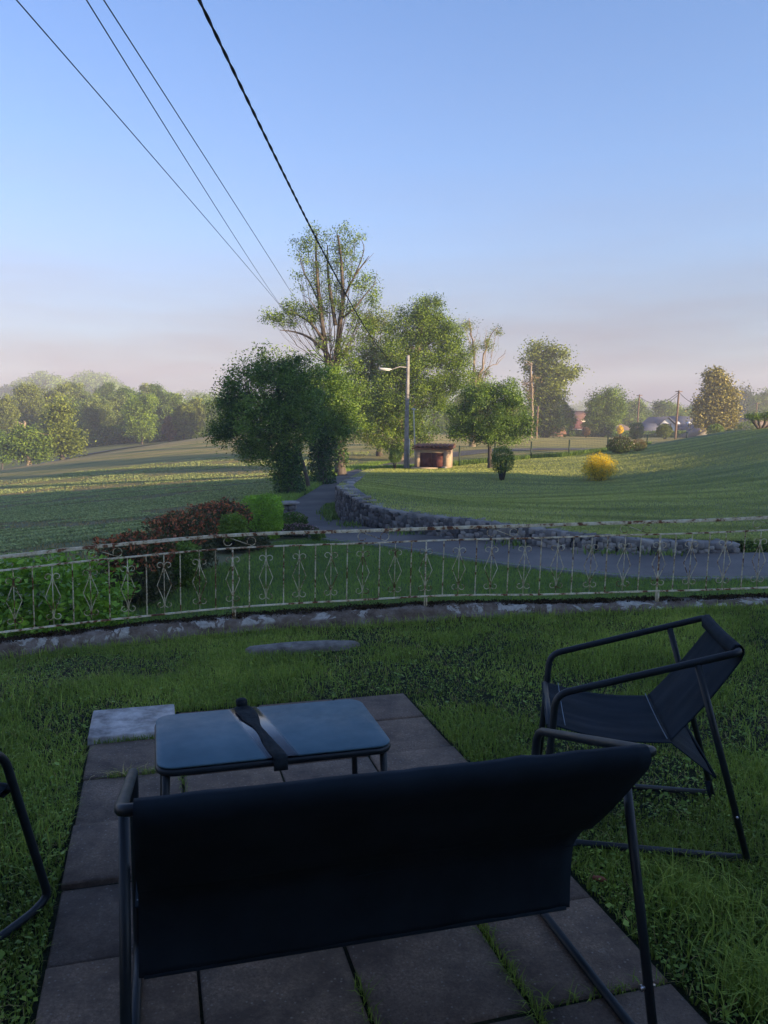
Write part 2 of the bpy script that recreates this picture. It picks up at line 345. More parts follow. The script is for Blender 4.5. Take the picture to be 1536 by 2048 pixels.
def axis(a, b, fine_a, fine_b, step, grow=1.12):
    xs = list(np.arange(fine_a, fine_b + step / 2, step)); s = step
    while xs[-1] < b: s *= grow; xs.append(min(xs[-1] + s, b))
    s = step; lo = [xs[0]]
    while lo[-1] > a: s *= grow; lo.append(max(lo[-1] - s, a))
    return np.array(lo[:0:-1] + xs)
def sheet(name, xs, ys, hf, m, mask=None, kind='structure', off=0.0):
    X, Y = np.meshgrid(xs, ys, indexing='ij'); Z = hf(X, Y) + off
    F = grid_faces(len(xs), len(ys)); V = np.column_stack([X.ravel(), Y.ravel(), Z.ravel()])
    if mask is not None:
        k = mask(V[:, 0], V[:, 1]); F = F[k[F].all(axis=1)]
        u, inv = np.unique(F, return_inverse=True); V = V[u]; F = inv.reshape(F.shape)
    return tag(mesh(name, V, [F], m, smooth=True), kind=kind)
def field_h(x, y):                        # main sheet: sinks a little under the lawn and the terrace
    h = base_h(x, y); inl = inpoly(x, y, lawn_poly); l = lawn_h(x, y)
    h = np.where(inl, np.minimum(h, l) - np.where((y > 18.2) | (x < 7.2), .35, .03), h)
    return h + .05 * (fbm(x, y, .12, 3) - .5) * sstep(15, 40, np.hypot(x, y))
_fx, _fy = axis(-495, 495, -60, 45, 1.0), axis(-195, 495, -6, 130, 1.0)
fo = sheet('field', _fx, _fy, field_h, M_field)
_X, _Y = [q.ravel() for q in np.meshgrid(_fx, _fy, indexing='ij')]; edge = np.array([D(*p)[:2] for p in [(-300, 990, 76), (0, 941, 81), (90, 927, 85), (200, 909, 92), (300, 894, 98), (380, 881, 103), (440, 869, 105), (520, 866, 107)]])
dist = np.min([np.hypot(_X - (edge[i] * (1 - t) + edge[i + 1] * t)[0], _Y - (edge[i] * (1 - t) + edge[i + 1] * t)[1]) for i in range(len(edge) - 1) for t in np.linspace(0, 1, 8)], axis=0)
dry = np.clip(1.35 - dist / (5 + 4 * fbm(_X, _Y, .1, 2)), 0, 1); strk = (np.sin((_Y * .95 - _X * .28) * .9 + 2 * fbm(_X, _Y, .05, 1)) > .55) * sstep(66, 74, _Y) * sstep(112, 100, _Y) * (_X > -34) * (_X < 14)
dry = np.maximum(dry, strk * .75); a_ = fo.data.attributes.new('dry', 'FLOAT', 'POINT'); a_.data.foreach_set('value', dry.astype(np.float32))  # 'dry' holds the painted sunlit ridge band plus the dry slope streaks
sheet('lawn', axis(-3, 60, -3, 34, .3), axis(15, 80, 15, 60, .3), lawn_h, M_lawn, lambda x, y: inpoly(x, y, lawn_poly))
low_poly = [(-30, 2), (-8.0, 4.0), (-4.6, 10.3), (-3.6, 12), (-3.1, 14.5), (-2.4, 18.0), (-1.5, 18.6), (-1.28, 18.2), (.35, 17.1), (2.26, 15.4), (4.67, 14.0), (6.75, 13.95), (14, 13.6), (20, 13.0), (20, 2)]
sheet('lower_lawn', np.arange(-30, 20.1, .25), np.arange(2, 19, .25), base_h, M_low, lambda x, y: inpoly(x, y, low_poly), off=.015)
mead = [(-90, 108), (-66, 114), (-45, 113.5), (-30, 118), (-20, 126), (-14, 150), (-45, 160), (-120, 160), (-140, 120)]
sheet('meadow', np.arange(-140, -10, 2.), np.arange(105, 162, 2.), base_h, M_meadow, lambda x, y: inpoly(x, y, mead), off=.12)
def strip(name, A, B, hf, m, off, n=None, across=6, kind='structure'):
    A = catmull(A, 8); B = catmull(B, 8); k = max(len(A), len(B)) if n is None else n
    def rs(P): d = np.concatenate([[0], np.cumsum(np.linalg.norm(np.diff(P, axis=0), axis=1))]); s = np.linspace(0, d[-1], k); return np.column_stack([np.interp(s, d, P[:, i]) for i in range(2)])
    A, B = (A, B) if len(A) == len(B) else (rs(A), rs(B))
    t = np.linspace(0, 1, across)[None, :, None]; G = A[:, None] * (1 - t) + B[:, None] * t
    Z = hf(G[..., 0], G[..., 1]) + off; V = np.concatenate([G, Z[..., None]], -1).reshape(-1, 3)
    return tag(mesh(name, V, [grid_faces(len(A), across)], m, smooth=True), kind=kind)
dL = [(20, 12.6), (14, 13.2), (9, 13.6), (6.75, 13.8), (4.67, 13.85), (2.26, 15.2), (.35, 16.95), (-1.28, 18.05), (-2.2, 19.6), (-2.6, 22.1), (-3.07, 27.4), (-2.9, 31.2), (-2.5, 40.3), (-2.0, 47), (.5, 53), (5, 59), (14, 64), (26, 66)]
dR = [(20, 17.0), (14, 16.8), (9, 16.75), (7.5, 16.76), (5.74, 16.78), (3.8, 17.25), (1.81, 18.5), (.3, 19.8), (-.9, 21.3), (-1.35, 22.8), (-1.42, 28), (-1.38, 32), (-1.2, 41), (-.5, 47), (1.8, 51), (6, 56.5), (14, 61.5), (26, 63.5)]
strip('drive', dL, dR, base_h, M_drive, .035, across=8)
M_kerb = m_noise('pale_kerb_concrete', (.13, .125, .115), (.26, .25, .23), 12)
kb = MB(); kp = catmull(dL[3:9], 12)
for q in (0,):
    nrm = np.gradient(kp, axis=0); nrm /= np.linalg.norm(nrm, axis=1)[:, None]; nv = np.column_stack([-nrm[:, 1], nrm[:, 0]])
    a = kp - nv * .0; b = kp + nv * .09; h = base_h(kp[:, 0], kp[:, 1]); n = len(kp)
    prof = np.stack([np.column_stack([a, h - .1]), np.column_stack([a, h + .075]), np.column_stack([b, h + .075]), np.column_stack([b, h - .1])], 1).reshape(-1, 3)
    kb.add(prof, [grid_faces(n, 4)])
tag(kb.build('kerb', M_kerb), kind='structure')
rA = [tuple(D(*p)[:2]) for p in [(-120, 962, 106), (0, 948, 110), (130, 920, 113), (250, 899, 118), (350, 887, 124), (400, 880, 138)]]
rB = [(x - 1.5, y + 7) for x, y in rA]
strip('country_road', rA, rB, base_h, M_road, .16, across=5)
terr_poly = [(-8, 3.0)] + [tuple(p[:2] - np.array((0, .06))) for p in RB] + [(5.5, 5.9), (12, 5.6), (12, -3), (-8, -3)]
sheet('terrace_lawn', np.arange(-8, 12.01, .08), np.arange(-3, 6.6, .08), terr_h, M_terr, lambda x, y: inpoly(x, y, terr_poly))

# ------------------------------------------------------------------ retaining wall of rough dark stones
def m_stone():
    m, t, o = newmat('dark_field_stone'); n = noise(t, 11, 5, .7); n2 = noise(t, 40, 3, .7)
    c = ramp(t, attr(t), [(0, (.035, .034, .034)), (.55, (.135, .128, .125)), (1, (.36, .33, .29))])
    c = mixc(t, ramp(t, n, [(.55, (0, 0, 0)), (.75, (.6, .6, .6))]), c, (.24, .235, .215))
    princ(t, o, c, .85, .25, n2, .7, .02); return m
M_stone = m_stone()
M_mortar = m_noise('dark_mortar', (.015, .015, .017), (.05, .05, .05), 8)
sw = empty('stone_wall', (WALL[40][0], WALL[40][1], -1.25), 0, 'curved retaining wall of rough dark stones between the drive and the lawn', 'wall')
mc = MB(); tg = np.gradient(WALL[:, :2], axis=0); tg /= np.linalg.norm(tg, axis=1)[:, None]; nr = np.column_stack([-tg[:, 1], tg[:, 0]])   # nr points to the drive side
if (nr[40] @ (np.array((-3, 16)) - WALL[40, :2])) < 0: nr = -nr
gb = base_h(WALL[:, 0], WALL[:, 1]) - .15; tp = WALL[:, 2]
pts = np.stack([np.column_stack([WALL[:, :2] - nr * .02, gb]), np.column_stack([WALL[:, :2] - nr * .02, tp - .03]), np.column_stack([WALL[:, :2] - nr * .42, tp - .03]), np.column_stack([WALL[:, :2] - nr * .42, gb])], 1)
mc.add(pts.reshape(-1, 3), [grid_faces(len(WALL), 4)]); mc.build('mortar_core', M_mortar, sw)
st = MB(); SL = np.concatenate([[0], np.cumsum(np.linalg.norm(np.diff(WALL[:, :2], axis=0), axis=1))])
def wall_at(s): return np.array([np.interp(s, SL, WALL[:, k]) for k in range(3)]), np.array([np.interp(s, SL, nr[:, k]) for k in range(2)])
ico = bpy.data.meshes.new('tmp'); import bmesh
_b = bmesh.new(); bmesh.ops.create_icosphere(_b, subdivisions=2, radius=1.0); ICO_V = np.array([v.co[:] for v in _b.verts]); ICO_F = np.array([[v.index for v in f.verts] for f in _b.faces])
bmesh.ops.delete(_b, geom=_b.verts[:]); bmesh.ops.create_icosphere(_b, subdivisions=1, radius=1.0); IC1_V = np.array([v.co[:] for v in _b.verts]); IC1_F = np.array([[v.index for v in f.verts] for f in _b.faces]); _b.free()
def rock(mb, c, size, rot2, t, box=.55):
    v = ICO_V + rng.normal(0, .06, ICO_V.shape); v = np.sign(v) * np.abs(v) ** box; v *= 1 + rng.normal(0, .05, (len(v), 1))
    v = v * np.asarray(size) / 2; a = rng.normal(0, .12); v[:, [0, 2]] = np.column_stack([v[:, 0] * math.cos(a) - v[:, 2] * math.sin(a), v[:, 0] * math.sin(a) + v[:, 2] * math.cos(a)])
    e1 = np.array((rot2[0], rot2[1], 0)); e2 = np.array((-rot2[1], rot2[0], 0)); V = v[:, 0:1] * e1 + v[:, 1:2] * e2 + v[:, 2:3] * np.array((0, 0, 1.))
    mb.add(V + np.asarray(c), [ICO_F], t)
s = 0.0; total = SL[-1]
cols = np.arange(.1, total - .05, .105)
for s0 in cols:
    p, n2 = wall_at(s0); g0 = float(base_h(p[0], p[1])) - .05; hh = p[2] - g0; z = g0
    n2 = n2 / np.linalg.norm(n2)
    pale = float(np.clip((9.5 - s0) / 5, 0, 1)) * .5
    z += rng.uniform(-.1, 0)
    while z < p[2] - .08:
        h = rng.uniform(.08, .16); wd = rng.uniform(.10, .17); zc = min(z + h / 2, p[2] - .08)
        q, _ = wall_at(s0 + rng.uniform(-.05, .05))
        rock(st, (q[0] - n2[0] * .06, q[1] - n2[1] * .06, zc), (wd, rng.uniform(.19, .23), h * 1.15), (-n2[1], n2[0]), np.clip(rng.normal(.32 + pale, .22), 0, 1), .4); z += h * .92
st.build('stones', M_stone, sw, smooth=True, tint=True)
cp = MB()
for s0 in np.arange(.15, total - .1, .3):
    p, n2 = wall_at(s0); n2 = n2 / np.linalg.norm(n2)
    for k in (0, 1):
        rock(cp, (p[0] - n2[0] * (.1 + .22 * k), p[1] - n2[1] * (.1 + .22 * k), p[2] - .045), (rng.uniform(.31, .36), .27, .09), (-n2[1], n2[0]), np.clip(rng.normal(.75, .15), 0, 1), .28)
cp.build('coping', M_stone, sw, smooth=True, tint=True)

# ------------------------------------------------------------------ low terrace wall with flaking paint
def m_curb():
    m, t, o = newmat('flaking_painted_concrete'); h = attr(t, 'hgt'); n = noise(t, 9, 6, .75); n2 = noise(t, 30, 4, .7); n3 = noise(t, 5, 5, .7, dist=.8)
    base = ramp(t, n, [(.3, (.075, .052, .038)), (.5, (.19, .145, .11)), (.7, (.30, .26, .22))])
    pm = t.nodes.new('ShaderNodeMath'); pm.operation = 'MULTIPLY'
    t.links.new(ramp(t, n3, [(.53, (0, 0, 0)), (.56, (1, 1, 1))]), pm.inputs[0]); t.links.new(ramp(t, h, [(.52, (0, 0, 0)), (.61, (1, 1, 1)), (.76, (1, 1, 1)), (.80, (0, 0, 0))]), pm.inputs[1])
    c = mixc(t, pm.outputs[0], base, ramp(t, n2, [(.3, (.30, .28, .24)), (.7, (.62, .58, .50))]))
    moss = ramp(t, n2, [(.3, (.010, .009, .006)), (.7, (.035, .030, .014))])
    c = mixc(t, ramp(t, h, [(.77, (0, 0, 0)), (.80, (1, 1, 1))]), c, moss)
    princ(t, o, c, .9, .2, n2, .8, .02); return m
M_curb = m_curb()
ext = np.vstack([[-8, 3.1, -.5], [-5.2, 3.9, -.3], RB, [5.6, 5.95, .36], [12, 5.7, .45]]); ext = np.vstack([np.column_stack([np.interp(np.arange(0, 1, .0012), np.linspace(0, 1, len(ext)), ext[:, k]) for k in range(3)])])
seg = np.concatenate([[0], np.cumsum(np.linalg.norm(np.diff(ext[:, :2], axis=0), axis=1))]); ss = np.arange(0, seg[-1], .03)
cl = np.column_stack([np.interp(ss, seg, ext[:, k]) for k in range(3)]); ct = np.gradient(cl[:, :2], axis=0); ct /= np.linalg.norm(ct, axis=1)[:, None]; cn = np.column_stack([ct[:, 1], -ct[:, 0]])  # towards the terrace
th = terr_h(cl[:, 0], cl[:, 1]); prof = [(-.13, -.9, .9), (-.13, -.12, .85), (-.115, .0, .82), (-.04, .022, .80), (.02, .012, .74), (.055, -.005, .68), (.075, -.03, .55), (.085, -.06, .38), (.095, None, .05), (.10, 'b', 0)]
VV = []; HH = []
for j, (u, dz, hv) in enumerate(prof):
    r1 = fbm(ss, ss * 0 + j * .7, 3.5, j % 5) - .5; r2 = fbm(ss, ss * 0 + j * .9 + 3, 9, (j + 2) % 5) - .5
    z = cl[:, 2] + dz + (r1 * .035 + r2 * .015 if j > 1 else 0) if not (dz is None or dz == 'b') else (th + .012 if dz is None else th - .12)
    z = np.maximum(z, th - .12) if j > 6 and dz not in (None, 'b') else z
    uu = u + r1 * .05 + r2 * .02; VV.append(np.column_stack([cl[:, :2] + cn * uu[:, None], z])); HH.append(np.full(len(ss), hv))
VV = np.stack(VV, 1).reshape(-1, 3); HH = np.stack(HH, 1).ravel()
tag(mesh('low_wall', VV, [grid_faces(len(ss), len(prof))], M_curb, attrs={'hgt': HH}, smooth=True), 'low mossy concrete edge wall with flaking white paint under the railing', 'wall')

# ------------------------------------------------------------------ railing
def m_rust():
    m, t, o = newmat('cream_paint_with_rust'); n = noise(t, 14, 5, .7); n2 = noise(t, 70, 3, .7)
    c = ramp(t, n, [(.38, (.74, .66, .47)), (.52, (.56, .46, .28)), (.57, (.20, .08, .032)), (.72, (.045, .02, .012))])
    c = mixc(t, ramp(t, n2, [(.60, (0, 0, 0)), (.68, (.7, .7, .7))]), c, (.11, .05, .025)); princ(t, o, c, .75, .3, n2, .5, .004); return m
M_rust = m_rust()
rl = empty('garden_railing', tuple(rail_at(849, 0)), 0, 'rusty cream wrought iron railing with scrolls and twisted bars on the low wall', 'railing')
def railpath(f, px0=-255, px1=1790, n=160): return np.array([rail_at(p, f) for p in np.linspace(px0, px1, n)])
for nm, f, hw, hh in (('top_rail', .985, .012, .011), ('middle_rail', .835, .008, .0055), ('bottom_rail', .145, .008, .0055)):
    P = railpath(f); P[:, 2] += .0015 * np.sin(np.arange(len(P)) * .23); mb = MB(); n = len(P)
    t2 = np.gradient(P[:, :2], axis=0); t2 /= np.linalg.norm(t2, axis=1)[:, None]; nn = np.column_stack([-t2[:, 1], t2[:, 0]])
    q = []
    for a, b in ((-1, -1), (-1, 1), (1, 1), (1, -1), (-1, -1)): q.append(np.column_stack([P[:, :2] + nn * a * hw, P[:, 2] + b * hh]))
    mb.add(np.stack(q, 1).reshape(-1, 3), [grid_faces(n, 5)]); mb.build(nm, M_rust, rl)
def frame_at(px):
    p = rail_at(px, 0); q = rail_at(px + 12, 0); d = (q - p)[:2]; d /= np.linalg.norm(d); lean = (px - 768) * 1.5e-5
    return p, d, lambda s, f: rail_at(px, f) + np.array((d[0] * s, d[1] * s, 0)) + np.array((d[0], d[1], 0)) * (f - .15) * (.008 + lean * .9)
posts = [-330 + 60, 85 - 0, 466, 849, 1312, 1760]
O_px = [-112, -40, 32, 109, 184, 258, 330, 400, 466, 532, 598, 661, 724, 788, 849, 915, 979, 1045, 1110, 1177, 1243, 1312, 1375, 1442, 1511, 1580, 1650, 1720]
T_px = [-150, -76, -4, 70, 149, 221, 295, 362, 432, 499, 567, 630, 693, 757, 820, 884, 949, 1013, 1077, 1141, 1208, 1274, 1343, 1410, 1480, 1546, 1615, 1685]
for px in (-260, 85 - 720 + 640, 466, 849, 1312, 1770):
    if px == 5: continue
    p, d, at = frame_at(px); mb = MB()
    mb.tube([at(0, -.03), at(0, .15), at(0, .83)], .0075, 4, t=.5); mb.tube([at(.016, -.03), at(.016, .13)], .008, 4)
    mb.build('post', M_rust, rl)
for px in T_px:
    p, d, at = frame_at(px); mb = MB(); fs = np.linspace(.15, .83, 60)
    mb.tube([at(0, f) for f in fs], .0050, 4, tw=np.linspace(0, 9 * math.pi, 60), sq=(1.0, .55)); mb.build('twisted_bar', M_rust, rl)
def spiral(cx, cz, r0, a0, turns, dirn, n=22):
    a = a0 + dirn * np.linspace(0, turns * 2 * math.pi, n); r = r0 * np.linspace(1, .55, n); return [(cx + rr * math.cos(q), cz + rr * math.sin(q)) for q, rr in zip(a, r)]
for px in O_px:
    p, d, at = frame_at(px); mb = MB(); hgt = rail_at(px, 1)[2] - p[2]; ps = []
    ps.append([(0, .15), (0, .83)])
    for sg in (-1, 1):
        r = .026
        up = [(0, .645 * hgt)] + [(sg * x, z) for x, z in spiral(.029, .70 * hgt, r, math.pi, .78, -1)]
        lo = [(0, .285 * hgt)] + [(sg * x, z) for x, z in spiral(.029, .255 * hgt, r, math.pi, .78, 1)]
        dm = [(sg * .002, .70 * hgt), (sg * .010, .64 * hgt), (sg * .050, .475 * hgt), (sg * .010, .32 * hgt), (sg * .002, .25 * hgt)]
        for L in (up, lo, dm): ps.append([(x, z / hgt) for x, z in L])
    for i, L in enumerate(ps): mb.tube([at(x, z) for x, z in L], .0032 if i == 0 else .0030, 5)
    mb.build('scroll_ornament', M_rust, rl)
for px in (-50, 214, 480, 744, 999, 1262, 1524):
    p, d, at = frame_at(px); mb = MB(); hgt = rail_at(px, 1)[2] - p[2]; L = []
    a = np.linspace(-.5 * math.pi, 1.0 * math.pi, 16); c = .91
    L += [(-.085 + .030 * math.cos(-q - 0), c * hgt - .030 * math.sin(-q)) for q in a[::-1] + 0]
    left = [(-.085 + .031 * math.cos(q), c * hgt + .031 * math.sin(q)) for q in np.linspace(-.15 * math.pi, -1.5 * math.pi, 20)]
    right = [(.085 + .031 * math.cos(q), c * hgt + .031 * math.sin(q)) for q in np.linspace(-.5 * math.pi, 1.15 * math.pi, 20)]
    mb.tube([at(x, z / hgt) for x, z in left + right], .003, 5); mb.build('scroll', M_rust, rl)

# ------------------------------------------------------------------ paved patch
def m_pave():
    m, t, o = newmat('weathered_exposed_concrete'); n = noise(t, 110, 4, .85); n1 = noise(t, 4, 7, .75); n2 = noise(t, 17, 6, .75); n4 = noise(t, 1.7, 3, .5)
    c = ramp(t, n, [(.3, (.12, .080, .056)), (.5, (.26, .185, .132)), (.66, (.40, .29, .21)), (.78, (.65, .52, .40))])
    c = mixc(t, ramp(t, n1, [(.38, (.0, .0, .0)), (.60, (1, 1, 1))]), (.11, .080, .062), c)
    vo = t.nodes.new('ShaderNodeTexVoronoi'); tcv = t.nodes.new('ShaderNodeTexCoord'); t.links.new(tcv.outputs['Object'], vo.inputs['Vector']); vo.inputs['Scale'].default_value = 48
    c = mixc(t, ramp(t, vo.outputs['Distance'], [(.10, (.8, .8, .8)), (.20, (0, 0, 0))]), c, (.34, .29, .24))
    c = mixc(t, ramp(t, noise(t, 9, 6, .8), [(.62, (0, 0, 0)), (.70, (.7, .7, .7))]), c, (.30, .26, .22)); c = mixc(t, 1.0, c, ramp(t, attr(t), [(0, (.72, .74, .78)), (1, (1.0, .98, .95))]), 'MULTIPLY')
    c = mixc(t, ramp(t, n2, [(.68, (0, 0, 0)), (.76, (.55, .55, .55))]), c, (.34, .28, .23)); c = mixc(t, ramp(t, n4, [(.4, (0, 0, 0)), (.7, (.35, .35, .35))]), c, (.13, .085, .06))
    princ(t, o, c, .8, .3, n, 1.0, .006); return m
M_pave = m_pave(); M_pale = m_noise('pale_lichened_concrete', (.09, .08, .07), (.26, .24, .21), 14, detail=7, bs=.6)
PA = R(16.0); pu = np.array((math.cos(PA), math.sin(PA))); pv = np.array((-math.sin(PA), math.cos(PA)))
U0 = float(np.mean([np.dot(Wz(*q, 0)[:2], pu) for q in [(165, 1560), (50, 2048), (182, 1490)]])); U1 = float(np.mean([np.dot(Wz(*q, 0)[:2], pu) for q in [(805, 1385), (1420, 2048), (1150, 1740)]]))
V1 = float(np.dot(Wz(805, 1385, 0)[:2], pv)); cw = (U1 - U0) / 4
pv_rows = [float(np.dot(Wz(*q, 0)[:2], pv)) for q in [(163, 1559), (145, 1653), (111, 1777), (80, 1936)]]
slabs = MB()
def slab(mb, u0, u1, v0, v1, zt, g=.006):
    u0 += g; u1 -= g; v0 += g; v1 -= g; b = .006; zt += rng.normal(0, .003); u0 += rng.normal(0, .002); v0 += rng.normal(0, .002)
    def ring(i, z): return [(pu * a + pv * c_).tolist() + [z] for a, c_ in ((u0 + i, v0 + i), (u1 - i, v0 + i), (u1 - i, v1 - i), (u0 + i, v1 - i))]
    V = np.array(ring(0, -.06) + ring(0, zt - b) + ring(b, zt)); F = [(0, 1, 5, 4), (1, 2, 6, 5), (2, 3, 7, 6), (3, 0, 4, 7), (4, 5, 9, 8), (5, 6, 10, 9), (6, 7, 11, 10), (7, 4, 8, 11), (8, 9, 10, 11)]
    mb.add(V, [F], rng.random())
left_rows = [V1 - .02, float(np.dot(Wz(182, 1487, 0)[:2], pv))] + pv_rows
while left_rows[-1] > -.6: left_rows.append(left_rows[-1] - .405)
other = [V1, V1 - .36]
while other[-1] > -.6: other.append(other[-1] - .4)
for i in range(1, len(left_rows) - 1): slab(slabs, U0, U0 + cw, left_rows[i + 1], left_rows[i], 0.0)
for c_ in (1, 2, 3):
    for i in range(len(other) - 1): slab(slabs, U0 + cw * c_, U0 + cw * (c_ + 1), other[i + 1], other[i], 0.0)
tag(slabs.build('patio', M_pave, tint=True), kind='structure')
jm = MB(); cc = pu * (U0 + U1) / 2 + pv * (V1 + other[-1]) / 2
jm.box((cc[0], cc[1], -.05), (U1 - U0 - .02, V1 - other[-1] - .02, .075), PA); tag(jm.build('patio_bed', m_noise('dark_joint_soil', (.008, .008, .006), (.03, .028, .02), 40)), kind='structure')
ps_ = MB(); slab(ps_, U0 - .01, U0 + cw - .01, left_rows[1] + .005, V1 + .06, .022); ps_.build('concrete_slab', m_noise('pale_slab_concrete', (.16, .15, .14), (.58, .55, .52), 13, detail=8, bs=.8))
tag(bpy.data.objects['concrete_slab'], 'pale lichened concrete slab at the far left corner of the paving', 'slab')
sf = MB(); c0 = Wz(605, 1287, .0); a = np.linspace(0, 2 * math.pi, 40, endpoint=False)
rr = 1 + .16 * (fbm(np.cos(a) * 2, np.sin(a) * 2, 1.3, 1) - .5) * 2
ringv = lambda k, z: np.column_stack([c0[0] + .37 * k * rr * np.cos(a), c0[1] + .085 * k * rr * np.sin(a) + .25 * .37 * k * rr * np.cos(a) * .5, np.full(40, z - .008) + .055 * (c0[0] + .37 * np.cos(a) + .5) * .5])
V = np.vstack([ringv(1.05, -.1), ringv(1, -.012), ringv(.93, .004), ringv(.5, .010)]); i = np.arange(40); j = (i + 1) % 40
sf.add(V, [np.vstack([np.column_stack([i + 40 * k, j + 40 * k, j + 40 * k + 40, i + 40 * k + 40]) for k in range(3)]), (i + 120)[None]])
tag(sf.build('flat_stone', M_pale, smooth=True), 'flat grey stone sunk in the grass near the railing', 'stone')

# ------------------------------------------------------------------ garden furniture
def m_metal():
    m, t, o = newmat('black_powder_coated_steel'); n = noise(t, 120, 3, .7); n2 = noise(t, 9, 4, .6)
    princ(t, o, ramp(t, n2, [(.3, (.008, .012, .015)), (.7, (.016, .024, .030))]), ramp(t, n2, [(.3, (.38, .38, .38)), (.7, (.55, .55, .55))]), .35, n, .15, .002); return m
def m_cloth():
    m, t, o = newmat('dark_blue_black_sling_fabric'); n = noise(t, 700, 2, .6); n2 = noise(t, 6, 4, .6)
    princ(t, o, ramp(t, n2, [(.3, (.008, .014, .020)), (.7, (.015, .025, .036))]), .85, .15, n, .3, .002); return m
M_metal = m_metal(); M_cloth = m_cloth(); M_thread = m_plain('pale_stitching', (.18, .22, .26), .8); M_zinc = m_plain('zinc_bolt', (.5, .5, .52), .3, .5, 1.0)
def sling_chair(name, O, ang, W, label, cat, group, top=.72, arm=(.585, .54), foot=.62, crease=(.2, .40), flap=(.055, .29), flap_in=.0, seatf=(.60, .42), rfoot=-.065, extra=False, drape=False):
    u = np.array((math.cos(ang), math.sin(ang))); v = np.array((-math.sin(ang), math.cos(ang)))
    P = lambda a, b, z: np.array((O[0] + u[0] * a + v[0] * b, O[1] + u[1] * a + v[1] * b, z))
    root = empty(name, tuple(P(W / 2, .3, 0)), ang, label, cat, group); r = .0125
    for k, s0 in ((0, 0), (1, W)):
        mb = MB(); inn = 1 if k == 0 else -1
        path = rounded([P(s0 + inn * .05, 0, top), P(s0, 0, top), P(s0, arm[0], arm[1]), P(s0, foot, .03), P(s0, foot - .06, .013), P(s0, rfoot + .02, .013)], .045, 7)
        mb.tube(path, r, 10); mb.build('side_frame', M_metal, root, smooth=True)
        mb = MB(); zj = top + (arm[1] - top) * .13 / arm[0]
        mb.tube([P(s0, .13, zj - .006), P(s0, (.13 + rfoot) / 2, zj / 2), P(s0, rfoot, .0)], [r * .95, r * .95, r * .9], 10); mb.build('leg', M_metal, root, smooth=True)
        mb = MB(); fb = (zj - .16) / zj
        q = P(s0, .13 * (1 - fb) + rfoot * fb, .16); iv = np.array((u[0], u[1], 0)) * inn; mb.tube([q - iv * .017, q + iv * .022], .004, 6); mb.tube([q + iv * .016, q + iv * .022], .008, 6); mb.build('bolt', M_zinc, root)
    mb = MB(); mb.tube([P(.045, 0, top), P(W - .045, 0, top)], r, 10); mb.build('back_bar', M_metal, root, smooth=True)
    mb = MB(); mb.tube([P(0, seatf[0], seatf[1]), P(W, seatf[0], seatf[1])], r * .85, 8); mb.build('seat_bar', M_metal, root, smooth=True)
    mb = MB(); fi = flap_in + (.02 if drape else 0); mb.tube([P(fi, flap[0], flap[1]), P(W - fi, flap[0], flap[1])], r * .45, 8); mb.build('lower_bar', M_cloth, root, smooth=True)
    ns = 34; su = np.linspace(0, 1, ns); e0 = .026
    back = [(.018, top - .025), (.019, top + .004), (.008, top + .0175), (-.008, top + .018), (-.0185, top + .006), (-.019, top - .01), (-.012, top - .03)]
    for t in np.linspace(.08, 1, 18): back.append((-.012 + (crease[0] + .012) * t, (top - .03) + (crease[1] - top + .03) * t - .012 * math.sin(math.pi * t)))
    if drape:
        c3 = catmull([(crease[0] * .8, top + (crease[1] - top) * .8), crease, ((crease[0] + flap[0]) / 2 + .008, (crease[1] + flap[1]) / 2), flap], 5); back = [q for q in back if q[1] > top + (crease[1] - top) * .8 + .01] + [tuple(q) for q in c3]
    def panel(prof, nm, sag, ins):
        V = []
        for j, (b, z) in enumerate(prof):
            tt = j / (len(prof) - 1)
            for k in range(ns):
                s_ = su[k]; i0 = ins[0] * (1 - tt) + ins[1] * tt; cav = sag * math.sin(math.pi * s_) * math.sin(math.pi * min(1, max(0, tt)) ** .8)
                wr = (.0035 if nm == 'backrest' else .006) * (fbm(s_ * 9 * W + 3, tt * 1.0 + s_ * .6, 1.5, 1) - .5) * 2
                V.append(P(i0 + (W - 2 * i0) * s_, b + (cav * .5 + wr if nm == 'backrest' else 0), z - (cav if nm != 'backrest' else 0) + wr))
        o = mesh(nm, V, [grid_faces(len(prof), ns)], M_cloth, root, smooth=True)
        md = o.modifiers.new('thickness', 'SOLIDIFY'); md.thickness = .003; md.offset = 0; return o
    panel(back, 'backrest', .006 if drape else .02, (e0, .012))
    seat = []
    for t in (np.linspace(0, 1, 6) if not drape else [1.0]): seat.append((flap[0] + (crease[0] - flap[0]) * t, flap[1] + (crease[1] - flap[1]) * t - .004))
    for t in np.linspace(.08, 1, 14): seat.append((crease[0] + (seatf[0] - crease[0]) * t, crease[1] - .004 + (seatf[1] + .012 - crease[1]) * t - .02 * math.sin(math.pi * t)))
    seat += [(seatf[0] + .014, seatf[1] + .004), (seatf[0] + .010, seatf[1] - .012), (seatf[0] - .02, seatf[1] - .02)]
    panel(seat, 'seat', .012, (flap_in + .004, .012))
    for fz in (0.02, .9):
        b, z = (crease[0] + .012, crease[1] + .002) if fz < .1 else (seatf[0] - .05, seatf[1] + .004)
        mb = MB(); mb.tube([P(.012 + (W - .024) * q, b, z + .004 - .012 * math.sin(math.pi * q) * .5) for q in np.linspace(0, 1, 12)], .0016, 4); mb.build('stitching', M_thread, root)
    if extra:
        mb = MB(); q = P(.03, .07, .26); mb.tube([q, q + (.0, -.01, -.03), q + (.008, -.012, -.06)], [.010, .006, .002], 6); mb.build('strap_end', M_cloth, root)
    return root
sling_chair('garden_bench', (-.493, 1.441), R(15.36), 1.155, 'two-seat black sling bench seen from behind on the paving', 'bench', None, drape=True, crease=(.315, .335), flap=(.335, .14), flap_in=.004, arm=(.585, .545))
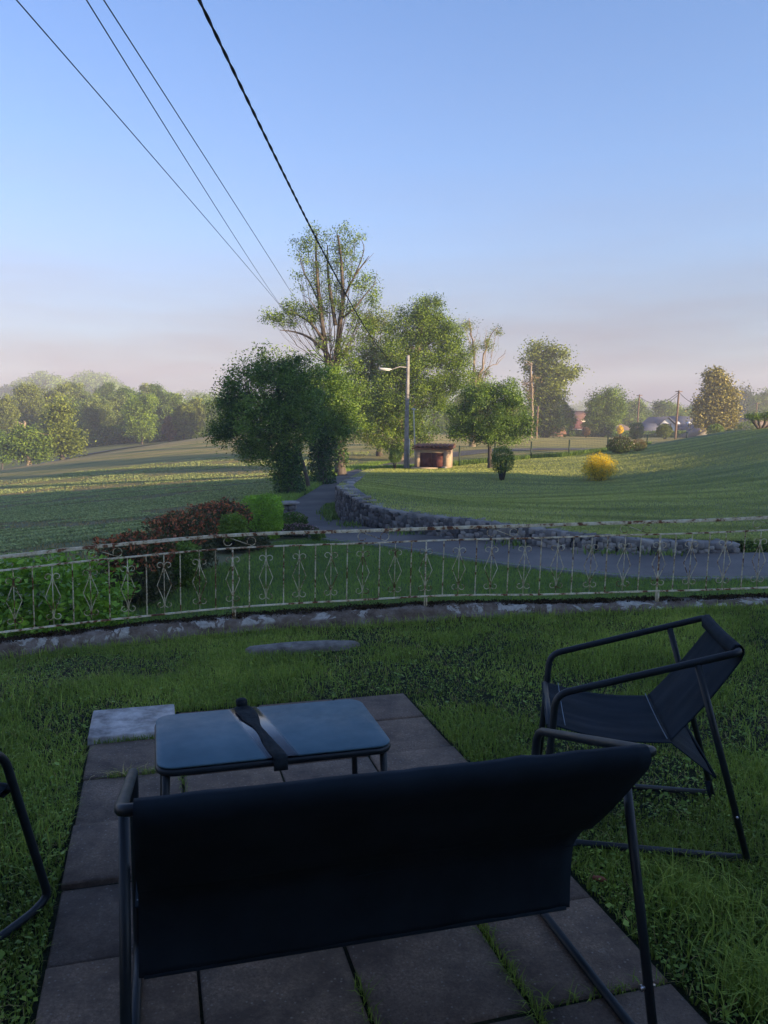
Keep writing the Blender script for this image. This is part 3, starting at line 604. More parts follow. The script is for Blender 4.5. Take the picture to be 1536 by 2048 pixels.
sling_chair('garden_chair', (1.173, 2.562), R(80.84), .49, 'black sling armchair standing on the grass to the right of the bench', 'chair', 'sling chairs round the low table', extra=True)
sling_chair('garden_chair', (-1.672, 1.855), R(-20), .49, 'black sling armchair cut off by the left edge, only its front leg showing', 'chair', 'sling chairs round the low table', arm=(.475, .53), seatf=(.50, .42))
# low table
TA = R(16.2); tc_ = np.array((-.380, 2.618)); TW, TD, TH = .742, .458, .42
tb = empty('low_table', (tc_[0], tc_[1], 0), TA, 'low rectangular table with dewy blue glass top and black legs', 'table')
def m_glass():
    m, t, o = newmat('dewy_dark_glass'); n = noise(t, 4, 4, .6); n2 = noise(t, 90, 2, .5)
    s = t.nodes.new('ShaderNodeSeparateXYZ'); tcn = t.nodes.new('ShaderNodeTexCoord'); t.links.new(tcn.outputs['Object'], s.inputs[0])
    wv = t.nodes.new('ShaderNodeMath'); wv.operation = 'MULTIPLY_ADD'; t.links.new(s.outputs['Y'], wv.inputs[0]); wv.inputs[1].default_value = .16; wv.inputs[2].default_value = .028
    ad = t.nodes.new('ShaderNodeMath'); ad.operation = 'ADD'; t.links.new(s.outputs['X'], ad.inputs[0]); t.links.new(wv.outputs[0], ad.inputs[1])
    ab = t.nodes.new('ShaderNodeMath'); ab.operation = 'ABSOLUTE'; t.links.new(ad.outputs[0], ab.inputs[0])
    dry = ramp(t, ab.outputs[0], [(.042, (1, 1, 1)), (.058, (0, 0, 0))])     # the dry band beside the cloth, the rest is dewed
    c = mixc(t, dry, ramp(t, n, [(.3, (.050, .105, .135)), (.5, (.070, .135, .17)), (.72, (.10, .175, .21))]), (.020, .026, .034))
    rf = mixc(t, dry, ramp(t, noise(t, 14, 6, .7), [(.3, (.36, .36, .36)), (.7, (.6, .6, .6))]), (.08, .08, .08)); p = princ(t, o, c, rf, .5, n2, .06, .001); sp_ = mixc(t, dry, (.22, .22, .22), (.8, .8, .8)); t.links.new(sp_, p.inputs['Specular IOR Level']); return m
M_glass = m_glass()
def rrect(hw, hd, r, n=8):
    out = []
    for cx, cy, a0 in ((hw - r, hd - r, 0), (-hw + r, hd - r, 90), (-hw + r, -hd + r, 180), (hw - r, -hd + r, 270)):
        for k in range(n + 1): q = R(a0 + 90 * k / n); out.append((cx + r * math.cos(q), cy + r * math.sin(q)))
    return np.array(out)
mb = MB(); o1 = rrect(TW / 2, TD / 2, .055); o2 = rrect(TW / 2 - .003, TD / 2 - .003, .052); k = len(o1); i = np.arange(k); j = (i + 1) % k
V = np.vstack([np.column_stack([o1, np.full(k, TH - .006)]), np.column_stack([o1, np.full(k, TH - .002)]), np.column_stack([o2, np.full(k, TH)])])
mb.add(V, [np.vstack([np.column_stack([i, j, j + k, i + k]), np.column_stack([i + k, j + k, j + 2 * k, i + 2 * k])]), (i + 2 * k)[None], i[::-1][None]])
mb.build('tabletop', M_glass, tb, world=False)
mb = MB(); pth = rrect(TW / 2 - .008, TD / 2 - .008, .05); pth = np.vstack([pth, pth[:1]]); mb.tube(np.column_stack([pth, np.full(len(pth), TH - .02)]), .0125, 8, caps=False); mb.build('frame', M_metal, tb, smooth=True, world=False)
mb = MB()
for x in (-.12, .12): mb.box((x, 0, TH - .018), (.025, TD - .03, .014))
mb.build('cross_bar', M_metal, tb, world=False)
for sx in (-1, 1):
    for sy in (-1, 1):
        mb = MB(); x0 = sx * (TW / 2 - .028); y0 = sy * (TD / 2 - .028); mb.tube([(x0, y0, TH - .02), (x0 + sx * .012, y0 + sy * .008, 0.0)], [.0125, .010], 10); mb.build('leg', M_metal, tb, smooth=True, world=False)
# dark cloth strip lying across the table
st_ = MB(); cen = [(-.062, .245, .020), (-.060, .215, .032), (-.052, .16, .033), (-.045, .10, .028), (-.034, .03, .014), (-.024, -.03, .014), (-.016, -.10, .019), (-.006, -.17, .022), (.004, -.232, .023)]
cen = catmull(np.array(cen), 5); Vs = []; ca, sa = math.cos(TA), math.sin(TA)
for q, (x, y, hw) in enumerate(cen):
    for k_, f in enumerate(np.linspace(-1, 1, 7)):
        z = TH + .004 + .0022 * (1 - f * f) * (1 + .8 * math.sin(q * .7)) + .0015 * math.sin(f * 5 + q * .4) * (abs(f) < .9)
        X, Y = x - .005 + f * hw, y; Vs.append((tc_[0] + X * ca - Y * sa, tc_[1] + X * sa + Y * ca, z))
n = len(cen)
for k_ in range(3):                      # over the near edge and round the frame
    for f in np.linspace(-1, 1, 7):
        X, Y, z = .0 + f * .022, -.2415 - .004 * k_, TH - .004 - .017 * k_; Vs.append((tc_[0] + X * ca - Y * sa, tc_[1] + X * sa + Y * ca, z))
st_.add(np.array(Vs), [grid_faces(n + 3, 7)])
M_rag = m_noise('dark_rag', (.006, .009, .011), (.020, .028, .032), 25, bs=.5)
rg = st_.build('cloth_strip', M_rag, smooth=True); md = rg.modifiers.new('thickness', 'SOLIDIFY'); md.thickness = .003
tag(rg, 'dark narrow cloth strip laid across the middle of the blue glass table', 'cloth')
kx, ky = -.068, .247
kn = empty('black_knob', (tc_[0] + kx * ca - ky * sa, tc_[1] + kx * sa + ky * ca, TH), 0, 'small round black knob at the far edge of the table beside the cloth strip', 'knob')
mb = MB(); zz = [(.0, -.012), (.012, -.012), (.014, .0), (.019, .004), (.0205, .016), (.019, .026), (.012, .030), (.0, .031)]; nseg = 20
a = np.arange(nseg) * 2 * math.pi / nseg; V = np.vstack([np.column_stack([r_ * np.cos(a) * (1 + .06 * np.cos(6 * a)) + kn.location.x, r_ * np.sin(a) * (1 + .06 * np.cos(6 * a)) + kn.location.y, np.full(nseg, TH + z_)]) for r_, z_ in zz])
i = np.arange(nseg); j = (i + 1) % nseg; mb.add(V, [np.vstack([np.column_stack([i + nseg * q, j + nseg * q, j + nseg * (q + 1), i + nseg * (q + 1)]) for q in range(7)])])
mb.build('grip', M_rag, kn, smooth=True)

# ------------------------------------------------------------------ foliage
def leaf_quads(C, size, asp=.55, up=.35, droop=0.0):
    """one bent leaf (two triangles folded on the midrib) per centre"""
    n = len(C); d = rng.normal(0, 1, (n, 3)); d[:, 2] = d[:, 2] * (1 - up) - droop; d /= np.linalg.norm(d, axis=1)[:, None]
    s = np.cross(d, rng.normal(0, 1, (n, 3))); s /= np.linalg.norm(s, axis=1)[:, None]; nn = np.cross(d, s)
    L = (np.asarray(size) * rng.uniform(.7, 1.3, n))[:, None]
    a = C - d * L * .5; b = C + s * L * asp * .5 + nn * L * .08; c = C + d * L * .5; e = C - s * L * asp * .5 + nn * L * .08
    V = np.stack([a, b, c, e], 1).reshape(-1, 3); return V, np.arange(n * 4).reshape(-1, 4)
LEAF = {
 'dark': m_leaf('leaf_dark_green', (0.0169, 0.0338, 0.0104), (0.052, 0.091, 0.0195), (0.117, 0.1755, 0.039)),
 'mid': m_leaf('leaf_mid_green', (.022, .042, .008), (.062, .100, .016), (.13, .18, .032)),
 'olive': m_leaf('leaf_olive_green', (.026, .038, .009), (.074, .096, .019), (.14, .165, .035)),
 'pale': m_leaf('leaf_pale_green', (.028, .045, .013), (.075, .105, .030), (.14, .17, .055)),
 'bright': m_leaf('leaf_bright_green', (.040, .070, .010), (.085, .13, .020), (.15, .21, .040)),
 'lime': m_leaf('leaf_lime_green', (.045, .085, .010), (.12, .21, .020), (.21, .32, .04)),
 'laurel': m_leaf('leaf_laurel', (.022, .050, .007), (.095, .175, .020), (.22, .33, .045), .25, .35),
 'red': m_leaf('leaf_red_new_growth', (.06, .020, .012), (.18, .050, .026), (.30, .11, .055)),
 'maroon': m_leaf('leaf_deep_maroon_green', (.014, .022, .010), (.035, .042, .018), (.075, .055, .028)),
 'yellow': m_leaf('leaf_golden_yellow', (.13, .085, .005), (.42, .30, .012), (.60, .46, .04)),
 'conifer': m_leaf('needle_olive_brown', (.045, .050, .014), (.115, .105, .034), (.20, .17, .06), .15),
 'coniferg': m_leaf('needle_dark_green', (.012, .024, .012), (.025, .045, .020), (.05, .075, .03), .15),
 'tan': m_leaf('leaf_rusty_tan', (.035, .026, .014), (.085, .058, .030), (.14, .095, .055)),
 'white': m_leaf('petal_pinkish_white', (.25, .18, .18), (.38, .31, .31), (.52, .47, .46)),
 'purple': m_leaf('petal_dusty_purple', (.05, .025, .04), (.14, .08, .11), (.26, .17, .20)),
 'ivy': m_leaf('leaf_ivy', (.010, .026, .008), (.024, .052, .014), (.055, .10, .026), .2, .4)}
M_bark = m_noise('grey_brown_bark', (.045, .035, .028), (.14, .115, .095), 9, stretch=(1, 1, .25), bs=.6, bd=.03)
M_barkw = m_noise('warm_pale_bark', (.16, .12, .085), (.34, .27, .20), 7, stretch=(1, 1, .3), bs=.5, bd=.03)
M_stem = m_noise('dark_stem', (.02, .016, .012), (.06, .048, .036), 14)
def wob(P, amp):
    P = np.array(P, float); n = len(P)
    P[1:-1] += rng.normal(0, amp, (n - 2, 3)); return P
def tree(name, label, cat, d, trunk, tr, blobs, leaf, mat, bark=None, nl=70, cr=.42, dens=1.0, group=None, ivy=None, bare=0, asp=.55, droop=0., extra=None, limb_r=.35, dd=0.0, crown_name='crown', twig=True, base_down=.25, flat=.8):
    """trunk: photo pixels from the foot up; blobs: (px, py, rx, ry, n clusters[, depth offset]) in photo pixels at distance d"""
    bark = bark or M_bark
    if d < 70: leaf *= .74; nl = nl * 1.65
    tp_ = [D(p[0], p[1], d) for p in trunk]; g = gz(tp_[0][0], tp_[0][1])
    root = empty(name, (tp_[0][0], tp_[0][1], g), 0, label, cat, group)
    tp_[0][2] = g - base_down; T_ = catmull(np.array(tp_), 5); n = len(T_); T_[1:-1] += rng.normal(0, tr * .12, (n - 2, 3)) * np.array((1, 1, .2))
    rr = tr * np.linspace(1.0, .38, n); rr[0] *= 1.35; rr[1] *= 1.12
    wood = MB(); wood.tube(T_, rr, 9); LV = []; LT = []; cl_all = []
    k = d / CF
    for b in blobs:
        off = b[5] if len(b) > 5 else 0.0
        c = D(b[0], b[1], d + off); rx, rz = b[2] * k, b[3] * k; ry = min(rx, rz * 1.2) * .95; nc = max(2, int(b[4]))
        nc = int(nc * 1.45) + 1; q = rng.normal(0, 1, (nc, 3)); q /= np.linalg.norm(q, axis=1)[:, None]; q *= (rng.uniform(.18, 1.12, nc) ** (1 / 2.2))[:, None]
        ctr = c + q * np.array((rx, ry, rz))
        hz = c[2] - rz * .9; cand = np.where(T_[:, 2] < hz + .3 * rz)[0]; ti = cand[-1] if len(cand) else max(1, n // 3)
        ti = min(ti, n - 2); s = T_[ti]; m_ = s * .45 + c * .55; m_[2] = s[2] * .62 + c[2] * .38 + .1
        limb = catmull(np.array([s, m_, c + np.array((0, 0, rz * .35))]), 5); limb[1:] += rng.normal(0, .02 * rx + .02, (len(limb) - 1, 3))
        lr = rr[ti] * limb_r; wood.tube(limb, np.linspace(lr, lr * .3, len(limb)), 6)
        if twig:
            for p in ctr[:: (1 if nc < 30 else 2)]:
                a = limb[rng.integers(3, len(limb))]; mm = (a + p) / 2 + rng.normal(0, .08 * np.linalg.norm(p - a) + .01, 3) + np.array((0, 0, -.05 * np.linalg.norm(p - a)))
                wood.tube([a, mm, p], [lr * .26, lr * .18, lr * .06 + .003], 4, caps=False)
        cl_all.append(ctr)
        for p in ctr:
            m1 = max(3, int(nl * dens * rng.uniform(.6, 1.4))); sp = cr * rng.uniform(.45, 1.05)
            P = p + rng.normal(0, 1, (m1, 3)) * np.array((sp, sp, sp * flat)) * .5; LV.append(P)
            LT.append(np.clip(rng.uniform(-.1, .75) + rng.random(m1) * .45, 0, 1))
    for kk in range(bare):
        b = blobs[rng.integers(len(blobs))]; c = D(b[0], b[1], d); s = T_[rng.integers(n // 2, n - 1)]
        e_ = c + rng.normal(0, 1, 3) * np.array((b[2], b[2] * .6, b[3])) * k * .9; e_[2] = max(e_[2], s[2] + .3)
        wood.tube(wob([s, s * .6 + e_ * .4 + np.array((0, 0, .2)), s * .25 + e_ * .75, e_], .12), np.array([.35, .22, .12, .04]) * tr, 5, caps=False)
    if extra is not None: extra(wood, T_, rr)
    wood.build('trunk', bark, root, smooth=True)
    if LV:
        P = np.vstack(LV); V, F = leaf_quads(P, leaf, asp, droop=droop); mesh(crown_name, V, [F], mat, root, np.repeat(np.concatenate(LT), 4))
    if ivy:
        px_r, n_, y0f, y1f = ivy; t = rng.uniform(y0f, y1f, n_); idx = t * (n - 1); c = np.column_stack([np.interp(idx, np.arange(n), T_[:, q]) for q in range(3)]); a = rng.uniform(0, 2 * math.pi, n_); r_ = px_r * k * rng.uniform(.55, 1.15, n_) * (1.15 - .5 * t) * (.75 + .5 * vnoise(t * 9, a * 2, 1.0, 3))
        P = c + np.column_stack([np.cos(a) * r_, np.sin(a) * r_, rng.normal(0, .12, n_)]); V, F = leaf_quads(P, leaf * 1.0, .8); mesh('ivy', V, [F], LEAF['ivy'], root, np.repeat(rng.random(n_), 4))
    return root
def bush(name, label, cat, d, cpx, top, foot, halfw, mat, n=4000, leaf=.05, hw_y=None, box=.0, stems=6, group=None, mats2=None, foot_gap=0.0, up=.35, asp=.5, skin=.55, lump=.22, droop=0.0, g=None, cr_name='crown'):
    """rounded or clipped shrub: photo pixel centre column, top row, foot row and half width at distance d"""
    k = d / CF; c = D(cpx, foot, d); g = gz(c[0], c[1]) if g is None else g; zt = D(cpx, top, d)[2]; hx = halfw * k; hy = hw_y if hw_y else hx; H_ = zt - g
    root = empty(name, (c[0], c[1], g), 0, label, cat, group); wood = MB()
    for q in range(stems):
        a = rng.uniform(0, 6.28); r0 = rng.uniform(0, .15); r1 = rng.uniform(.2, .7)
        wood.tube(wob([(c[0] + hx * r0 * math.cos(a), c[1] + hy * r0 * math.sin(a), g - .08), (c[0] + hx * (r0 + r1) * .5 * math.cos(a), c[1] + hy * (r0 + r1) * .5 * math.sin(a), g + H_ * .35), (c[0] + hx * r1 * math.cos(a), c[1] + hy * r1 * math.sin(a), g + H_ * rng.uniform(.6, .9))], .02), [.022 * H_ + .004, .014 * H_ + .003, .004], 5)
    wood.build('stem', M_stem, root)
    zc = g + H_ * (.5 + foot_gap / 2); hz = H_ * (.5 - foot_gap / 2)
    def pts(m):
        q = rng.normal(0, 1, (m, 3)); q /= np.linalg.norm(q, axis=1)[:, None]
        if box > 0: q = q / np.max(np.abs(q), axis=1)[:, None] * box + q * (1 - box)
        az = np.arctan2(q[:, 1], q[:, 0]); lm = 1 + lump * (fbm(az * 1.3 + 5, q[:, 2] * 2.2 + 3, 1.2, 4) - .5) * 2
        r_ = (skin + (1 - skin) * rng.random(m) ** .6) * lm
        return np.array((c[0], c[1], zc)) + q * r_[:, None] * np.array((hx, hy, hz)), q
    P, q = pts(n); P[:, 2] = np.maximum(P[:, 2], g + .02)
    tv = np.clip(.35 * rng.random(n) + .55 * fbm(P[:, 0] * 3 / max(hx, .3), P[:, 2] * 3 / max(hz, .3), 1.0, 2) + .05, 0, 1); V, F = leaf_quads(P, leaf, asp, up, droop)
    mesh(cr_name, V, [F], mat, root, np.repeat(tv, 4))
    for m2, nm, n2, sel in (mats2 or []):
        P, q = pts(n2); keep = sel(P, q, (c, g, H_, hx, hy)); P = P[keep]; q = q[keep]; P += q * .03 * max(1, H_ * .5)
        V, F = leaf_quads(P, leaf * 1.05, asp, up); tag(mesh(nm, V, [F], m2, root, np.repeat(rng.random(len(P)), 4)), kind='stuff' if 'flower' in nm else None)
    return root

# ------------------------------------------------------------------ trees along the drive
tree('broadleaf_tree', 'dense dark green round tree standing left of the drive entrance', 'tree', 30, [(583, 985), (580, 930), (570, 880), (560, 820), (555, 760)], .17,
     [(545, 800, 85, 70, 60), (500, 850, 75, 60, 46), (588, 825, 56, 66, 40), (540, 735, 55, 40, 22), (480, 775, 38, 34, 13), (600, 752, 44, 42, 18), (535, 895, 62, 36, 24), (455, 815, 30, 30, 9), (440, 860, 18, 20, 5), (560, 935, 20, 36, 7)],
     .115, LEAF['dark'], nl=95, cr=.55, ivy=(24, 5500, 0, .40), group=None)
tree('leaning_tree', 'young tree with a leaning bare trunk beside the drive verge', 'tree', 33, [(622, 968), (608, 935), (596, 890), (590, 850)], .10, [(600, 800, 40, 40, 12), (622, 845, 30, 35, 9)], .11, LEAF['mid'], nl=90, cr=.5)
tree('ivy_clad_tree', 'short tree wholly wrapped in ivy, next to the verge of the drive', 'tree', 36, [(645, 952), (643, 900), (640, 850), (640, 800)], .22, [(652, 835, 34, 44, 18), (682, 800, 36, 46, 16), (650, 765, 44, 40, 16), (690, 850, 24, 34, 9)], .12, LEAF['dark'], nl=120, cr=.6, ivy=(23, 8000, 0, .8))
def ash_stems(wood, T_, rr):
    for P, r0 in (([(655, 729), (650, 690), (645, 651), (638, 599), (634, 547), (632, 500), (634, 465)], .15), ([(672, 735), (676, 690), (681, 638), (686, 599), (684, 550), (681, 508), (676, 470)], .17), ([(671, 651), (663, 599), (657, 560), (655, 520), (655, 490)], .11),
                  ([(686, 599), (705, 560), (725, 530), (738, 512)], .07), ([(681, 638), (705, 620), (730, 590), (752, 565)], .07), ([(648, 700), (620, 676), (590, 664), (560, 660)], .10), ([(646, 680), (625, 650), (600, 632), (580, 620)], .08),
                  ([(640, 610), (622, 570), (606, 540), (598, 500)], .06), ([(645, 640), (620, 600), (604, 590)], .03), ([(690, 590), (712, 545), (728, 500), (722, 478)], .05), ([(712, 545), (735, 520), (748, 506)], .025), ([(745, 575), (752, 555), (754, 540)], .02)):
        Q = catmull(np.array([D(p[0], p[1], 42 + rng.uniform(-.4, .4) * (i > 0) * 2) for i, p in enumerate(P)]), 3); wood.tube(Q, np.linspace(r0, r0 * .22, len(Q)), 6)
sp = [(632, 480, 20, 25, 7), (676, 480, 28, 30, 10), (712, 485, 20, 24, 6), (600, 500, 14, 26, 6), (625, 520, 22, 25, 7), (690, 520, 26, 28, 8), (655, 530, 20, 24, 6), (640, 560, 24, 24, 7), (690, 560, 28, 26, 9), (725, 560, 24, 24, 7), (735, 595, 22, 24, 7),
      (660, 600, 30, 26, 8), (695, 610, 30, 28, 9), (725, 625, 26, 26, 7), (600, 560, 10, 18, 3), (640, 620, 22, 22, 5), (600, 625, 28, 20, 13), (570, 640, 26, 14, 9), (545, 632, 18, 10, 6), (580, 615, 22, 12, 6), (635, 640, 20, 20, 6), (720, 660, 30, 26, 10), (700, 690, 32, 26, 11), (650, 690, 22, 20, 5),
      (690, 730, 34, 40, 22), (650, 760, 34, 40, 20), (700, 790, 40, 50, 28), (665, 830, 40, 50, 26), (705, 850, 34, 40, 16)]
tree('tall_ash_tree', 'tallest tree with two sparse upright stems reaching high above the drive', 'tree', 42, [(684, 940), (678, 890), (668, 830), (660, 780), (662, 725)], .30, sp, .13, LEAF['mid'], bark=M_bark, nl=36, cr=.5, extra=ash_stems, limb_r=.25, ivy=(14, 6000, .12, .9))
tree('broadleaf_tree', 'big spreading tree with hanging branches behind the concrete lamp pole', 'tree', 54, [(803, 935), (806, 900), (800, 850), (800, 800), (815, 740), (838, 690), (846, 640)], .30,
     [(850, 622, 28, 24, 12), (835, 650, 50, 30, 24), (878, 655, 44, 22, 18), (900, 678, 24, 16, 7), (800, 655, 30, 30, 11), (845, 700, 66, 36, 38), (905, 715, 38, 26, 15), (800, 720, 45, 40, 26), (850, 745, 70, 40, 42), (915, 755, 30, 30, 13), (790, 780, 50, 45, 34), (845, 800, 50, 45, 34), (800, 840, 44, 40, 26), (765, 850, 34, 38, 19), (845, 855, 30, 32, 13), (808, 890, 18, 30, 8), (770, 892, 20, 14, 5), (885, 795, 25, 28, 9)],
     .16, LEAF['mid'], bark=M_barkw, nl=105, cr=.85, limb_r=.3, dens=1.0)
tree('broadleaf_tree', 'yellowish green tree filling the gap between the tall ash and the lamp pole', 'tree', 58, [(760, 925), (758, 880), (752, 820), (748, 760), (745, 700)], .26,
     [(745, 640, 28, 28, 8), (770, 640, 20, 22, 5), (750, 690, 40, 36, 17), (720, 730, 40, 36, 20), (770, 735, 36, 36, 19), (735, 780, 46, 42, 30), (765, 815, 40, 42, 24), (725, 835, 36, 42, 20), (750, 870, 26, 24, 8)],
     .17, LEAF['olive'], nl=100, cr=.9)
def dead_stems(wood, T_, rr):
    for P, r0 in (([(948, 800), (950, 760), (946, 720), (944, 680), (941, 650), (938, 636)], .12), ([(952, 770), (965, 735), (972, 700), (980, 670), (995, 655)], .11), ([(955, 775), (975, 740), (992, 728), (1010, 712)], .06), ([(992, 728), (1008, 706), (1011, 700)], .03),
                  ([(970, 745), (985, 755), (996, 757)], .03), ([(942, 690), (933, 665), (926, 650)], .03), ([(944, 690), (953, 668), (957, 652)], .03), ([(946, 700), (958, 684), (960, 665)], .03), ([(972, 700), (971, 675), (972, 655)], .03), ([(980, 715), (984, 700), (985, 692)], .025)):
        Q = catmull(np.array([D(p[0], p[1], 66 + rng.uniform(-.8, .8) * (i > 0)) for i, p in enumerate(P)]), 3); wood.tube(wob(Q, .05), np.linspace(r0, r0 * .25, len(Q)), 6)
tree('half_dead_tree', 'half dead tree with bare pale forked branches right of the spreading tree', 'tree', 66, [(945, 905), (946, 860), (945, 800)], .28, [(948, 700, 8, 18, 4), (975, 690, 10, 16, 4), (940, 650, 16, 8, 4), (995, 660, 8, 6, 2), (940, 780, 26, 36, 20), (960, 760, 18, 28, 10), (930, 830, 30, 40, 24), (955, 850, 30, 30, 16)],
     .15, LEAF['olive'], bark=M_barkw, nl=70, cr=.7, extra=dead_stems)
tree('cherry_tree', 'small round cherry tree with drooping glossy leaves on the lawn', 'tree', 44, [(980, 935), (980, 905), (978, 885)], .17,
     [(975, 830, 55, 45, 42), (925, 835, 28, 34, 15), (1025, 830, 30, 40, 18), (990, 785, 34, 22, 12), (955, 800, 30, 24, 12), (1030, 790, 20, 20, 7), (1050, 850, 14, 26, 6), (945, 868, 36, 20, 13), (1005, 866, 40, 20, 14), (980, 778, 8, 14, 3), (1018, 772, 8, 10, 2), (912, 870, 14, 10, 3)],
     .16, LEAF['dark'], nl=120, cr=.6, droop=.5, asp=.35)
tree('tall_ivy_tree', 'tall ivy-covered tree with airy rounded top left of the far houses', 'tree', 105, [(1088, 873), (1086, 840), (1084, 790), (1086, 740), (1092, 700)], .5,
     [(1080, 705, 28, 20, 14), (1105, 715, 28, 22, 14), (1065, 735, 20, 26, 10), (1100, 745, 34, 26, 20), (1130, 750, 20, 18, 8), (1150, 745, 9, 9, 3), (1085, 780, 30, 30, 26), (1110, 785, 24, 26, 17), (1085, 820, 30, 28, 26), (1100, 848, 26, 24, 20), (1070, 850, 18, 22, 10)],
     .30, LEAF['olive'], nl=90, cr=1.4, ivy=(16, 5000, .1, .9))
tree('bare_trunk_tree', 'thin dead pale trunk leaning on the left side of the tall ivy tree', 'tree', 100, [(1061, 875), (1064, 835), (1064, 790), (1062, 745), (1063, 725)], .22, [(1060, 760, 16, 10, 3), (1058, 790, 12, 12, 4)], .22, LEAF['tan'], bark=M_barkw, nl=40, cr=1.0, bare=5)
def cw_tree(label, d, px, foot, top, hw, mat, cat='tree', name='conifer_tree', n=26, leaf=.3, nl=70, bark=None, lean=0):
    H_ = foot - top; bl = []
    for t in np.linspace(.06, .86, 9): bl.append((px + lean * (1 - t) + rng.normal(0, hw * .12), top + H_ * t, hw * (.18 + .85 * math.sin(min(1.9, t * 2.3)) ** 1.1), H_ * .085, n * (.3 + t)))
    return tree(name, label, cat, d, [(px, foot), (px + lean * .5, foot - H_ * .5), (px + lean, top + H_ * .06)], hw * d / CF * .09, bl, leaf, mat, bark=bark, nl=nl, cr=.9 * d / 80)
cw_tree('sunlit olive-brown conifer with sparse right side near the right edge', 95, 1433, 862, 742, 40, LEAF['conifer'], n=26, leaf=.3, nl=90, bark=M_barkw, lean=8)
# bushes by the lawn
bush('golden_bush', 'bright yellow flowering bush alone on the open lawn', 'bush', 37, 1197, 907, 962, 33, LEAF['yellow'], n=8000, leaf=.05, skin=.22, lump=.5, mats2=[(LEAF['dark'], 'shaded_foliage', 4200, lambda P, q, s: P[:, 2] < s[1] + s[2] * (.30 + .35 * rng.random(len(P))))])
bush('clipped_shrub', 'tall green clipped shrub with bare lower stems in front of the cherry tree', 'bush', 36, 1004, 893, 949, 23, LEAF['mid'], n=5200, leaf=.055, foot_gap=.22, stems=10, box=.3)
bush('clipped_shrub', 'small dark shrub with two stems left of the concrete lamp pole', 'bush', 46, 790, 900, 936, 13, LEAF['dark'], n=2600, leaf=.06, foot_gap=.3, stems=5)
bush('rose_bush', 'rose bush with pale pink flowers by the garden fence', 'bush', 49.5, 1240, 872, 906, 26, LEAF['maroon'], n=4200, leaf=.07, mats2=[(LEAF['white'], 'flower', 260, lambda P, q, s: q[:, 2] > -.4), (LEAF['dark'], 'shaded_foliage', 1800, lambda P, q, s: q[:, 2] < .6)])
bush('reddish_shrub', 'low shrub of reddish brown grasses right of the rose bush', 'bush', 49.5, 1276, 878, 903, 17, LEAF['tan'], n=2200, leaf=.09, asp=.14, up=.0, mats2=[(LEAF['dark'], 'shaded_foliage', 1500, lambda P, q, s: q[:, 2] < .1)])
# hedge and shrubs left of the lower lawn
bush('laurel_bush', 'bright green large-leaved laurel bush behind the railing at the far left', 'bush', 8.3, 60, 1122, 1290, 200, LEAF['laurel'], n=6800, leaf=.095, asp=.42, hw_y=.75, box=.5, lump=.4, skin=.45)
redsel = lambda P, q, s: (q[:, 2] > .15) & (rng.random(len(P)) < .85)
bush('photinia_bush', 'red-topped photinia bush just right of the laurel', 'bush', 11.2, 276, 1072, 1240, 62, LEAF['maroon'], n=7500, leaf=.075, asp=.4, box=.5, hw_y=.8, mats2=[(LEAF['red'], 'new_growth', 3000, redsel)], lump=.35, up=.0)
bush('photinia_bush', 'tall red photinia bush in the middle of the mixed hedge', 'bush', 14.0, 366, 1030, 1190, 58, LEAF['maroon'], n=8000, leaf=.075, asp=.4, box=.5, hw_y=1.0, mats2=[(LEAF['red'], 'new_growth', 3600, redsel)], lump=.4, up=.0)
bush('green_hedge_bush', 'dark green bush low in the mixed hedge in front of the tall red photinia', 'bush', 12.4, 352, 1086, 1212, 52, LEAF['mid'], n=5200, leaf=.06, box=.5)
bush('photinia_bush', 'reddish photinia bush behind the small round green shrub', 'bush', 17.2, 440, 1008, 1130, 58, LEAF['maroon'], n=7500, leaf=.08, asp=.4, box=.4, mats2=[(LEAF['red'], 'new_growth', 3800, redsel)], lump=.4, up=.0)
bush('round_shrub', 'small round light green shrub set low in the hedge', 'bush', 16.2, 466, 1028, 1080, 30, LEAF['bright'], n=4200, leaf=.05, g=-.95, lump=.4)
bush('round_shrub', 'vivid lime green rounded shrub at the head of the hedge', 'bush', 18.6, 526, 990, 1085, 40, LEAF['lime'], n=9500, leaf=.05, box=.75, lump=.14)
bush('dark_hedge_bush', 'dark maroon bush under the lime green shrub at the lawn edge', 'bush', 16.8, 478, 1065, 1125, 60, LEAF['maroon'], n=6000, leaf=.06, box=.4, g=-1.2)
bush('dark_shrub', 'dark green shrub in front of the stone gate pillar', 'bush', 20.5, 585, 1025, 1075, 30, LEAF['dark'], n=4200, leaf=.06, mats2=[(LEAF['purple'], 'flower', 300, lambda P, q, s: q[:, 2] > .1)])
bush('purple_shrub', 'low purplish flowering shrub at the corner where the lawn meets the drive', 'bush', 18.9, 590, 1050, 1090, 46, LEAF['maroon'], n=4600, leaf=.05, mats2=[(LEAF['purple'], 'flower', 1100, lambda P, q, s: q[:, 2] > -.2)])
bush('tufted_shrub', 'small green tufted plant at the tip of the lower lawn by the drive', 'bush', 18.2, 636, 1062, 1092, 14, LEAF['mid'], n=1500, leaf=.10, asp=.15, up=-.4)
